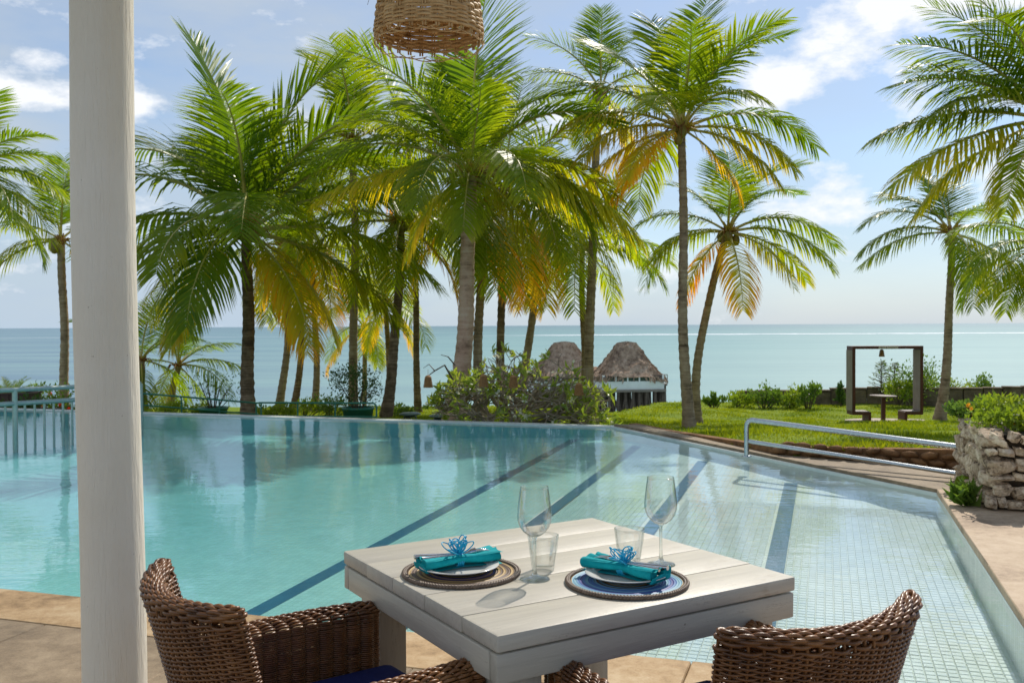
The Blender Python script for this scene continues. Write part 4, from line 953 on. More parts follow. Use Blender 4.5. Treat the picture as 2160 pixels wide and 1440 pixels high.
def bush(name, label, c, rad, n, size, mat, seed, stemmat, cat='shrub', group=None, lumps=9, asp=.24, up=.5, flowers=None, stems=7, parent=None):
    rs = np.random.default_rng(seed); rad = np.array(rad)
    root = empty(name, c, label=label, cat=cat, group=group)
    m = MB(); cs = []
    for k in range(lumps):
        a = rs.uniform(0, 6.28); rr = math.sqrt(rs.uniform(0, 1))*.8; q = np.array([math.cos(a)*rr, math.sin(a)*rr, rs.uniform(.25, .98)])*rad; cs.append(q)
        m.tube([(q[0]*.15, q[1]*.15, -.08), tuple(q*np.array([.6, .6, .55])), tuple(q)], [.016*size*12, .011*size*12, .004*size*12], 5)
    m.build('stems', stemmat, root, smooth=True, kind='stuff')
    cs = np.array(cs); w_ = rs.integers(0, lumps, n); off = rs.normal(0, 1, (n, 3)); off /= np.linalg.norm(off, axis=1)[:, None]; off *= (rs.uniform(0, 1, (n, 1))**.5)*rad*rs.uniform(.28, .5)
    P = cs[w_] + off; P[:, 2] = np.maximum(P[:, 2], .01); D = off/rad + rs.normal(0, .45, (n, 3)) + np.array([0, 0, up])
    V, F = leaves(P, D, size, asp, rs); link('foliage', np_mesh('foliage', V, [F], mat, smooth=False), root, kind='stuff')
    if flowers:
        fm, fn, fs = flowers
        for k in range(fn):
            q = cs[rs.integers(0, lumps)]; a = rs.uniform(0, 6.28); p = q + np.array([math.cos(a)*rad[0]*.35, -abs(math.sin(a))*rad[1]*.45, rs.uniform(-.05, .25)*rad[2]])
            PP = np.repeat(p[None], 7, 0); DD = np.array([[math.cos(x), -.5, math.sin(x)] for x in np.linspace(0, 5.4, 7)])
            V, F = leaves(PP, DD, fs, .42, rs); link('flower', np_mesh('flower', V, [F], fm, smooth=False), root)
    return root
BUSHY = leafy('yellow_green_leaf', (.16, .25, .02), (.30, .35, .035), .42, .45, .4, 2)
BUSHG = leafy('mid_green_leaf', (.085, .16, .025), (.17, .25, .045), .4, .42, .4, 2)
BUSHD = leafy('dark_green_leaf', (.04, .09, .02), (.09, .15, .035), .4, .35, .4, 2)
GREYG = leafy('grey_green_needle', (.15, .18, .12), (.23, .25, .16), .6, .3, .2, 2)
STEM = simple('shrub_stem', (.16, .12, .075), (.10, .075, .05), 8, .8, .2)
RED = leafy('red_petal', (.62, .03, .012), (.70, .05, .02), .5, .4, .3)
WHITE_P = leafy('white_petal', (.75, .72, .55), (.78, .76, .66), .5, .4, .3, tcol=(1.1, 1.1, .9))
ORANGE = leafy('orange_petal', (.70, .30, .03), (.75, .40, .05), .5, .4, .3)
def gpos(px, Y): p = at(px, 800, Y); return Vector((p.x, p.y, float(terr(p.x, p.y))))
bush('hibiscus_bush', 'hibiscus bush with red flowers behind the left pool railing', gpos(118, 19.0) + Vector((0, 0, .05)), (.50, .5, .62), 900, .085, BUSHG, 41, STEM, 'bush', flowers=(RED, 9, .06))
bush('hibiscus_bush', 'small hibiscus with few red flowers, just beyond the white column', gpos(292, 18.5), (.3, .35, .42), 350, .07, BUSHY, 42, STEM, 'bush', flowers=(RED, 3, .05))
low = [(350, 22, .50, .30, BUSHY, 'low yellow green bush under the sloping green handrail'), (405, 23, .42, .24, BUSHY, 'low round bush between the young palm and the shallow pot'),
       (575, 20, .55, .30, BUSHY, 'leafy ground bush right beside the dark palm trunk'), (640, 21, .65, .34, BUSHY, 'leafy bush under the middle of the straight green railing'), (700, 20.5, .5, .38, BUSHG, 'darker bush at the foot of the tall pot'),
       (835, 21, .45, .22, BUSHG, 'low clump at the foot of the leaning grey trunk'), (185, 19.0, .4, .3, BUSHY, 'yellow green bush hidden partly by the white column')]
for i, (px, Y, rw, rh, mt, lb) in enumerate(low):
    g = gpos(px, Y); bush('low_bush', lb, g, (rw, .45, rh), 620, .075, mt, 50+i, STEM, 'bush', group='bushes behind the pool rim')
edge = [(1505, 31.5, .45, .42), (1560, 32, .55, .34), (1612, 32, .75, .55), (1668, 32, .55, .48), (1705, 31.5, .45, .62)]
el_ = ['low leafy bush at the lawn edge nearest the leaning palm', 'sparse pale bush, second along the lawn edge', 'largest bush of the lawn edge row', 'rounded bush, fourth along the lawn edge', 'upright bush ending the lawn edge row']
for i, (px, Y, rw, rh) in enumerate(edge): bush('edge_bush', el_[i], gpos(px, Y), (rw, .5, rh*1.15), 520, .13, BUSHY if i % 2 else BUSHG, 70+i, STEM, 'bush', group='bushes along the lawn edge', up=.9)
bush('sapling', 'single dark leafed sapling standing left of the wooden seat frame', gpos(1775, 33), (.22, .22, .72), 200, .17, BUSHD, 80, STEM, 'sapling', up=.9, lumps=7)
right = [(1925, 32, .95, 1.10, BUSHG, 'tall bright shrub just right of the wooden seat frame'), (1965, 33, .7, .8, BUSHY, 'yellow green shrub between the frame shrub and palm trunk'), (2035, 33, .75, .62, BUSHY, 'feathery shrub behind the palm trunk and stone wall'), (2075, 33.5, .4, .70, BUSHG, 'narrow shrub at the end of the shrub row'), (1895, 32, .7, .62, BUSHY, 'yellow green shrub seen through the wooden seat frame')]
for i, (px, Y, rw, rh, mt, lb) in enumerate(right): bush('wall_shrub', lb, gpos(px, Y)+Vector((0, 0, .15)), (rw, .5, rh), 900, .11, mt, 85+i, STEM, 'shrub', group='shrubs behind the stone wall', lumps=12)
# two slim grey-green conifers seen through the seat frame
def conifer(px, Y, h, seed, label):
    rs = np.random.default_rng(seed); g = gpos(px, Y); root = empty('conifer', g, label=label, cat='conifer', group='slim conifers'); m = MB(); m.tube([(0, 0, 0), (0, 0, h)], [.04, .008], 6); P, D = [], []
    for k in range(46):
        z = h*(.12+.86*k/46); a = k*2.4; r = (1-z/h)*.55+.06; e = Vector((math.cos(a), math.sin(a), .25)); m.tube([(0, 0, z), tuple(e*r + Vector((0, 0, z)))], [.012, .003], 4)
        for q in np.linspace(.2, 1, 7): P.append(tuple(e*r*q + Vector((0, 0, z)))); D.append((math.cos(a)+rs.normal(0, .7), math.sin(a)+rs.normal(0, .7), .3+rs.normal(0, .4)))
    m.build('trunk', STEM, root, kind='stuff'); V, F = leaves(np.array(P), np.array(D), .14, .14, rs); link('foliage', np_mesh('foliage', V, [F], GREYG, smooth=False), root, kind='stuff')
conifer(1859, 33.5, 1.55, 1, 'taller slim grey green conifer seen through the seat frame'); conifer(1887, 34, 1.45, 2, 'slim grey green conifer nearer the post of the seat frame')
# cycad
def cycad():
    g = gpos(22, 18.0) + Vector((0, 0, .35)); root = empty('cycad', g, label='bushy cycad with stiff arching fronds in the brown planter', cat='cycad')
    MB().tube([(0, 0, -.35), (0, 0, 0), (0, 0, .12)], [.16, .15, .10], 10).build('trunk', BARK, root, smooth=True)
    for k in range(34):
        a = (k+.5)/34; add_frond(root, (0, 0, .1), k*137.5, 82-92*a, 30-85*a, .62, .03+.35*max(0, a-.85)/.15, droop=.06, n=44, leaf=.20, width=.012, vang=22)
cycad()
PLANTER_BROWN = simple('planter_brown', (.085, .045, .035), (.06, .033, .026), 6, .7)
def planter_box(px0, px1, Y, h, label):
    a, b = gpos(px0, Y), gpos(px1, Y); w_ = (b-a).length; o = empty('planter_box', (a+b)/2, 0, label=label, cat='planter', group='brown planter boxes')
    m = MB(); m.box((0, 0, h/2), (w_, .5, h)); m.build('box_body', PLANTER_BROWN, o)
    for s in (-1, 1): MB().box((0, s*.245, h+.012), (w_+.04, .06, .03)).build('rim', PLANTER_BROWN, o); MB().box((s*(w_/2-.01), 0, h+.012), (.06, .428, .03)).build('rim', PLANTER_BROWN, o)
    n = max(3, int(w_/.16))
    for i in range(n): MB().box((-w_/2+(i+.5)*w_/n, -.2605, h*.5), (w_/n-.012, .02, h*.93)).build('board', PLANTER_BROWN, o)
planter_box(-40, 72, 17.7, .62, 'tall brown planter box holding the cycad at the left edge')
planter_box(-60, 112, 16.9, .30, 'long low brown planter box behind the left pool railing')
bush('low_bush', 'low dark shrubs growing out of the long brown planter box', gpos(45, 17.1)+Vector((0, 0, .2)), (.75, .3, .30), 420, .09, BUSHD, 95, STEM, 'bush')

# big green pots with shrubs
def pot(px, Y, h, r0, r1, label, plabel, rad, n, mat, seed, size=.07):
    g = gpos(px, Y); zt = at(px, 858, Y).z; o = empty('green_pot', (g.x, g.y, zt-h), label=label, cat='plant pot', group='green plant pots')
    MB().lathe([(.001, 0), (r0, 0), (r1*.96, h-.05), (r1, h-.05), (r1*1.02, h), (r1*.93, h), (r1*.9, h-.06)], 28).build('bowl', GREEN_PAINT, o, smooth=True)
    MB().lathe([(.001, h-.05), (r1*.92, h-.05)], 28).build('soil', simple('potting_soil', (.03, .02, .014)), o)
    bush('potted_shrub', plabel, Vector((g.x, g.y, zt-.04)), rad, n, size, mat, seed, STEM, 'shrub', group='shrubs in green pots', lumps=16)
pot(449, 20.0, .34, .22, .31, 'shallow green pot behind the pool rim near the sloping handrail', 'thin twiggy shrub growing in the shallow green pot', (.62, .5, .72), 420, BUSHG, 61, .06)
pot(755, 19.5, .44, .25, .33, 'tall green pot behind the straight green railing', 'dense dark shrub growing in the tall green pot', (.62, .5, .78), 1500, BUSHD, 62, .06)

# ------------------------------------------------------------------ frangipani with lanterns
def frangipani():
    rs = np.random.default_rng(12); g = gpos(1045, 15.6); root = empty('frangipani_tree', g, label='spreading frangipani tree with tangled grey branches and white flowers', cat='tree')
    m = MB(); tips = []
    sx, top = 1.05, at(1080, 738, 15.6).z - g.z
    def grow(p, d, L, r, lev):
        q = p + d*L; mid = (p+q)/2 + Vector(rs.normal(0, .03*L*3, 3))
        m.tube([p, mid, q], [r, r*.85, r*.72], 6)
        if lev == 0 or q.z > top: tips.append((q, d)); return
        k = 3 if rs.uniform() < .55 else 2
        a0 = rs.uniform(0, 6.28); u = d.orthogonal().normalized(); v = d.cross(u)
        for i in range(k):
            a = a0 + i*6.28/k + rs.normal(0, .3); sp = rs.uniform(.5, .95)
            nd = (d*math.cos(sp) + (u*math.cos(a)+v*math.sin(a))*math.sin(sp)); nd.z = nd.z*.8 + .10; nd.x *= 1.2; nd.normalize(); grow(q, nd, L*rs.uniform(.70, .90), r*.68, lev-1)
        if lev <= 2 and rs.uniform() < .15: tips.append((q, d))
    for a, tl, L in ((-.2, 1.2, .40), (.3, .95, .42), (3.0, .95, .38), (.05, .5, .50), (1.5, 1.0, .36), (2.8, .6, .34), (4.6, .8, .34), (6.0, .65, .55)):
        grow(Vector((rs.normal(0, .05), rs.normal(0, .05), -.1)), Vector((math.cos(a)*math.cos(tl), math.sin(a)*math.cos(tl)*.8, math.sin(tl))).normalized(), L*.96, .05, 5)
    for a, x0, L in ((0.25, .5, .42), (.5, .75, .36)):
        grow(Vector((x0, 0, .12)), Vector((math.cos(a), .1, math.sin(a)+.1)).normalized(), L, .03, 4)
    m.build('trunk', simple('frangipani_bark', (.40, .32, .235), (.22, .17, .12), 7, .8, .2), root, smooth=True)
    P, D, FP, FD = [], [], [], []
    for q, d in tips:
        if rs.uniform() < .72: continue
        for k in range(int(rs.integers(4, 8))):
            a = rs.uniform(0, 6.28); u = d.orthogonal().normalized(); v = d.cross(u); dd = d*.55 + (u*math.cos(a)+v*math.sin(a))*.8; P.append(tuple(q)); D.append(tuple(dd))
        if rs.uniform() < .16:
            for k in range(8): FP.append(tuple(q + d*.06 + Vector(rs.normal(0, .03, 3)))); FD.append(tuple(rs.normal(0, 1, 3)))
    P, D = np.array(P), np.array(D); n = len(P)
    V, F = leaves(P, D, .165, .17, rs, .3); link('foliage', np_mesh('foliage', V, [F], leafy('frangipani_leaf', (.17, .26, .035), (.40, .43, .09), .34, .5, .5, 4), smooth=False), root, kind='stuff')
    V, F = leaves(np.array(FP), np.array(FD), .06, .35, rs, .3); link('flowers', np_mesh('flowers', V, [F], WHITE_P, smooth=False), root, kind='stuff')
    return root, tips
FR, ftips = frangipani()
LANT = simple('lantern_cane', (.42, .22, .085), (.30, .15, .06), 30, .7, .2)
def lantern(px, py, Y, hang, label, name='hanging_lantern', sc=1.0):
    p = at(px, py, Y); o = empty(name, p, label=label, cat='lantern', group='cane lanterns in the frangipani')
    m = MB(); h, r0, r1 = .17*sc, .075*sc, .05*sc
    V = lambda U, W: np.stack([(r0+(r1-r0)*W)*np.cos(U*2*np.pi), (r0+(r1-r0)*W)*np.sin(U*2*np.pi), W*h - h/2], -1)
    s = fd_normal(V); a, f = weave(s, 12, 0, 1, 12, 4, .003*sc, .006*sc, .003*sc, True, True, 5); link('shade', np_mesh('shade', a, [f], LANT), o, kind='stuff')
    MB().lathe([(r1, h/2), (r1*.7, h/2+.02*sc), (.004, h/2+.03*sc)], 14).build('cap', LANT, o, smooth=True)
    MB().tube([(0, 0, h/2+.025*sc), (.0, 0, h/2+hang)], .003, 4).build('cord', LANT, o); return o
lantern(903, 806, 15.2, .12, 'cane lantern hanging from the outermost branch beside the thin palm'); lantern(1020, 804, 14.5, .12, 'cane lantern hanging in front of the trunk behind the frangipani')
lantern(1083, 806, 14.7, .12, 'cane lantern half hidden in the middle of the frangipani leaves'); lantern(1221, 822, 14.7, .12, 'cane lantern at the hut side of the frangipani')
tw = MB(); rs = np.random.default_rng(4)
pA = at(955, 800, 15.6); pB = at(900, 795, 15.4); 
tw.tube([pA, at(938, 770, 15.5), at(917, 782, 15.4), pB], [.02, .016, .012, .006], 5); tw.tube([at(917, 782, 15.4), at(905, 768, 15.4), at(893, 776, 15.4)], [.01, .008, .004], 5); tw.tube([at(960, 770, 15.6), at(945, 752, 15.5), at(930, 748, 15.5)], [.014, .01, .005], 5)
o = link('twigs', tw.mesh('twigs', [simple('twig_bark', (.12, .09, .065))], True), FR, kind='stuff'); o.matrix_parent_inverse = Matrix.Translation(-Vector(FR.location))

# ------------------------------------------------------------------ low grey-green lamps in the grass
GG = simple('grey_green_enamel', (.16, .22, .20), (.12, .17, .16), 10, .45)
def garden_lamp(px, py, Y, label):
    p = at(px, py, Y); z = float(terr(p.x, p.y)); o = empty('garden_lamp', (p.x, p.y, z-.005), label=label, cat='garden lamp', group='low lamps on the grass')
    MB().lathe([(.001, .0), (.13, 0), (.14, .04), (.10, .06)], 20).build('base', simple('lamp_base', (.04, .05, .05)), o, smooth=True)
    MB().lathe([(.11, .06), (.22, .09), (.225, .105), (.18, .125), (.001, .14)], 24).build('cover', GG, o, smooth=True)
garden_lamp(865, 874, 19.5, 'low grey green lamp on the grass beside the thin straight palm'); garden_lamp(929, 875, 18.5, 'low grey green lamp at the foot of the pale trunk'); garden_lamp(1165, 874, 18.5, 'low grey green lamp under the frangipani, toward the huts')

# ------------------------------------------------------------------ railings
def railing(name, label, A, B, hts, posts, r, mat, cat='railing', bars=0, post_z=None, endcurve=False, group=None, rp=None):
    A, B = Vector(A), Vector(B); o = empty(name, A, label=label, cat=cat, group=group); d = B-A
    for h0, h1 in hts:
        a, b = Vector((0, 0, h0)), d + Vector((0, 0, h1)); pts = [a.lerp(b, q) for q in np.linspace(0, 1, 8)]
        MB().tube(pts, r, 10).build('rail', mat, o, smooth=True)
    for q in posts:
        h = hts[0][0]*(1-q)+hts[0][1]*q; p = d*q; pz = post_z if post_z is not None else -.3
        MB().tube([p + Vector((0, 0, pz-p.z*0)), p + Vector((0, 0, h-.002))], rp or r*1.1, 8).build('post', mat, o, smooth=True)
    if bars:
        pq = [(a, b) for a, b in zip(posts[:-1], posts[1:])]
        for a, b in pq:
            for k in range(1, bars+1):
                q = a+(b-a)*k/(bars+1); h = hts[1][0]*(1-q)+hts[1][1]*q; p = d*q; MB().tube([p + Vector((0, 0, post_z)), p + Vector((0, 0, h))], r*.5, 6).build('baluster', mat, o, smooth=True)
    return o
w0 = at(-120, 905, 12.2); w1 = at(297, 876, 14.55); w0.z = w1.z = WZ
dq = 1/3.4
railing('pool_railing', 'steel railing with thin balusters standing in the pool behind the column', w0, w1, [(.575, .545), (.385, .36)], [.0, .325, .66, 1.0], .033, STEEL_TEAL, bars=6, post_z=-.45)
g0 = at(300, 829, 19.5); g1 = at(545, 850, 19.5); gr = Vector((0, 0, -.8))
def green_rail(A, B, drop, n, label, hook=False):
    A, B = Vector(A), Vector(B); o = empty('green_railing', A, label=label, cat='railing', group='green tube railings'); d = B-A
    pts = [d*q for q in np.linspace(0, 1, 6)]
    if hook: pts = [d*q for q in np.linspace(0, .975, 6)] + [d*.99+Vector((0, 0, -.02)), d + Vector((0, 0, -.06)), d + Vector((0, 0, -drop))]
    MB().tube(pts, .017, 8).build('rail', GREEN_PAINT, o, smooth=True); MB().tube([Vector((0, 0, -drop)), d + Vector((0, 0, -drop))], .013, 8).build('rail', GREEN_PAINT, o, smooth=True)
    for q in np.linspace(.02, .98 if not hook else .66, n): MB().tube([d*q + Vector((0, 0, -.9)), d*q], .014, 8).build('post', GREEN_PAINT, o, smooth=True)
green_rail(at(296, 829, 18), at(545, 850, 18.6), .22, 4, 'sloping green tube railing next to the white column')
green_rail(at(546, 849, 18.0), at(794, 850, 17.2), .25, 3, 'straight green tube railing with rounded end by the pots', True)
# steel handrail beside the slanting path
HA, HB = on(1575, 962, -.004), at(2034, 1002, 8.27)
def handrail():
    o = empty('handrail', HA, label='bright steel double handrail ending at the stone planter', cat='handrail')
    T1 = at(1575, 884, HA.y) - HA; T2 = at(2036, 944, 8.27) - HA; L1 = at(1578, 930, HA.y) - HA; L2 = at(2034, 1001, 8.27) - HA
    d = (T2-T1).normalized(); pts = [Vector((0, 0, 0)), Vector((0, 0, T1.z-.09)), T1*1 + Vector((0, 0, -.045)) + d*.006, T1 + Vector((0, 0, -.014)) + d*.025, T1 + d*.06] + [T1.lerp(T2, q) for q in (.1, .3, .6, 1)]
    MB().tube(pts, .026, 14).build('rail', STEEL, o, smooth=True); MB().tube([L1, L1.lerp(L2, .5), L2], .021, 12).build('rail', STEEL, o, smooth=True)
    MB().lathe([(.05, .0), (.05, .008), (.026, .012)], 16).build('flange', STEEL, o, smooth=True)
handrail()

# ------------------------------------------------------------------ lawn edging of brown stones
EARTH = simple('brown_stone', (.30, .155, .065), (.15, .08, .04), 9, .9, .2, bump=.8, bscale=20, bdist=.02)
we = [(1.62, 13.15), (2.0, 12.2), (2.75, 9.95), (4.12, 8.86), (4.7, 8.45), (6.5, 7.6)]
m = MB()
for i in range(len(we)-1):
    a, b = Vector((*we[i], 0)), Vector((*we[i+1], 0)); d = (b-a).normalized(); nrm = Vector((-d.y, d.x, 0))*.12
    if nrm.y < 0: nrm = -nrm
    za, zb = float(terr(a.x, a.y))+.03, float(terr(b.x, b.y))+.03
    za, zb = max(za, -.01), max(zb, -.01)
    V = [a+Vector((0, 0, -.5)), b+Vector((0, 0, -.5)), b+Vector((0, 0, zb)), a+Vector((0, 0, za)), a+nrm+Vector((0, 0, -.5)), b+nrm+Vector((0, 0, -.5)), b+nrm+Vector((0, 0, zb)), a+nrm+Vector((0, 0, za))]
    m.add([tuple(x) for x in V], [[0, 1, 2, 3], [5, 4, 7, 6], [3, 2, 6, 7], [4, 0, 3, 7], [1, 5, 6, 2]])
lw = empty('edging_wall', (0, 0, 0), label='low brown stone edging wall between the path and the lawn', cat='wall')
m.build('core', EARTH, lw)
rs = np.random.default_rng(2); sms = [stone_mesh('stone', (.2, .10, .075), EARTH, 300+k, .2, 1) for k in range(4)]
for i in range(2, 5):
    a, b = Vector((*we[i], 0)), Vector((*we[i+1], 0)); n = int((b-a).length/.16)
    for k in range(n):
        for r_ in range(2):
            q = (k+.5*(r_ % 2)+.3)/n; p = a.lerp(b, min(q, 1)); s = link('stone', sms[rs.integers(0, 4)], lw); s.location = (p.x, p.y-.01, .035+.07*r_); s.rotation_euler = (0, rs.normal(0, .1), math.atan2(b.y-a.y, b.x-a.x)); f = rs.uniform(.75, 1.0); s.scale = (f, 1, f)

# ------------------------------------------------------------------ rubble planter with trailing shrubs
def rubble():
    t = MT('coral_stone'); a = t.noise(t.pos('world'), 7, 8, .7); b = t.noise(t.pos('world'), 28, 6, .75); oi = t.n('ShaderNodeObjectInfo').outputs['Random']
    f = t.math('ADD', t.math('MULTIPLY', a, .55), t.math('MULTIPLY', b, .45)); c = t.ramp(f, [(.38, (.12, .085, .055)), (.48, (.56, .43, .30)), (.60, (.80, .68, .52))])
    c = t.mix(.75, c, t.ramp(oi, [(0, (.62, .55, .48)), (.5, (.95, .92, .88)), (1, (1.15, 1.12, 1.05))]), 'MULTIPLY')
    return t.done(t.pbr(c, .9, .2, 0, t.bump(f, .9, .02)))
CORAL = rubble(); MORTAR = simple('rubble_mortar', (.10, .075, .05), (.045, .034, .024), 14, .95, .1, bump=.8, bscale=40, bdist=.02)
def sharp(me):
    for p in me.polygons: p.use_smooth = False
    return me
pl = empty('stone_planter', (0, 0, 0), label='rough coral stone planter wall with trailing shrubs on the side deck', cat='planter')
PU0, PU1, PV0, PV1, PH = 7.63, 9.08, 1.13, 3.6, .56
m = MB(); uvbox(m, PU0+.05, PU1, PV0+.05, PV1, -.02, PH-.05); m.build('core', MORTAR, pl)
rs = np.random.default_rng(6); sm_ = [sharp(stone_mesh('stone', (1, 1, 1), CORAL, 400+k, .20, 2)) for k in range(9)]
def face(u0, v0, du, dv, L, seed):
    rs = np.random.default_rng(seed); z = 0.0
    while z < PH-.02:
        h = rs.uniform(.06, .15); h = min(h, PH-z+.01); x = -rs.uniform(0, .05)
        while x < L:
            w_ = rs.uniform(.06, .22); hh = h*rs.uniform(.72, 1.15)
            s = link('stone', sm_[rs.integers(0, 9)], pl); c = x+w_/2
            s.location = uv(u0+du*c, v0+dv*c, z+h/2+rs.normal(0, .014)) ; s.scale = (w_*1.0, .15*rs.uniform(.85, 1.15), hh*1.0); s.rotation_euler = (rs.normal(0, .06), rs.normal(0, .22), -PA + (0 if dv else R(90))); x += w_*.97
        z += h*.95
face(PU0+.03, PV0+.02, 0, 1, PV1-PV0, 1); face(PU0+.02, PV0+.03, 1, 0, PU1-PU0, 2)
m = MB(); uvbox(m, PU0+.1, PU1, PV0+.1, PV1, PH-.06, PH-.02); m.build('soil', simple('planter_soil', (.05, .035, .022), (.03, .022, .015), 9, .95), pl)
def lantana(u, v, rad, n, seed, label, mat=BUSHY):
    bush('trailing_shrub', label, uv(u, v, PH-.06), rad, n, .045, mat, seed, STEM, 'shrub', group='shrubs growing in the stone planter', lumps=22, asp=.32, up=.35, flowers=(ORANGE, 3, .022))
lantana(8.15, 1.55, (.55, .5, .24), 3200, 201, 'lantana shrub spilling over the corner of the stone planter'); lantana(8.35, 2.2, (.6, .55, .33), 3200, 202, 'lantana shrub filling the middle of the stone planter'); lantana(8.55, 2.95, (.6, .5, .36), 2500, 203, 'lantana shrub at the frame edge of the stone planter')
lantana(8.75, 1.25, (.26, .34, .2), 1300, 204, 'lantana sprays hanging over the side wall of the planter', BUSHG)
def tuft(p, n, h, seed, label, mat=BUSHG, lean=(0, 0)):
    rs = np.random.default_rng(seed); o = empty('weed', p, label=label, cat='weed', group='weeds at the planter foot'); P = np.zeros((n, 3)); P[:, :2] = rs.normal(0, .012, (n, 2)); a = rs.uniform(0, 6.28, n)
    D = np.stack([np.cos(a)*.7+lean[0], np.sin(a)*.7+lean[1], rs.uniform(.3, 1.3, n)], -1); V, F = leaves(P, D, h, .13, rs, .5); V2, F2 = leaves(P+np.array([0, 0, .04]), D*.6+[0, 0, .3], h*.8, .16, rs, .4)
    link('blades', np_mesh('blades', np.vstack([V, V2]), [np.vstack([F, F2+len(V)])], mat, smooth=False), o, kind='stuff')
tuft(uv(7.75, 1.00, 0), 34, .20, 1, 'green weed tuft at the side wall foot near the pool corner', lean=(-.35, -.2)); tuft(uv(7.55, 1.52, .05), 16, .15, 2, 'small weed growing from the front face of the planter', lean=(0, -.6)); tuft(uv(7.56, 1.85, .0), 12, .12, 3, 'sparse weed at the foot of the front face', lean=(.1, -.5))

# ------------------------------------------------------------------ boundary wall at the lawn's far side
OLD = simple('old_wall', (.26, .20, .14), (.10, .075, .05), 2.2, .95, .1, bump=.9, bscale=9, bdist=.05)
bw = empty('boundary_wall', (0, 0, 0), label='old stone boundary wall along the far side of the lawn', cat='wall')
wp_ = [(8.2, 34.3), (12.0, 33.8), (16.0, 32.2), (21.0, 30.5)]
for i in range(3):
    a, b = Vector((*wp_[i], 0)), Vector((*wp_[i+1], 0)); n = int((b-a).length/.55)
    for k in range(n):
        p = a.lerp(b, (k+.5)/n); hgt = .42 + .11*i + .11*(k/n) + random.uniform(-.02, .02)
        o = link('stone', bevel_box('stone', ((b-a).length/n*.99, .35, hgt+.5), OLD, .03, 1, .02), bw); o.location = (p.x, p.y, float(terr(p.x, p.y))+hgt/2-.25); o.rotation_euler = (0, 0, math.atan2(b.y-a.y, b.x-a.x))
        o = link('coping', bevel_box('coping', ((b-a).length/n*1.0, .42, .05), OLD, .012, 1, .01), bw); o.location = (p.x, p.y, float(terr(p.x, p.y))+hgt+.026); o.rotation_euler = (0, 0, math.atan2(b.y-a.y, b.x-a.x))

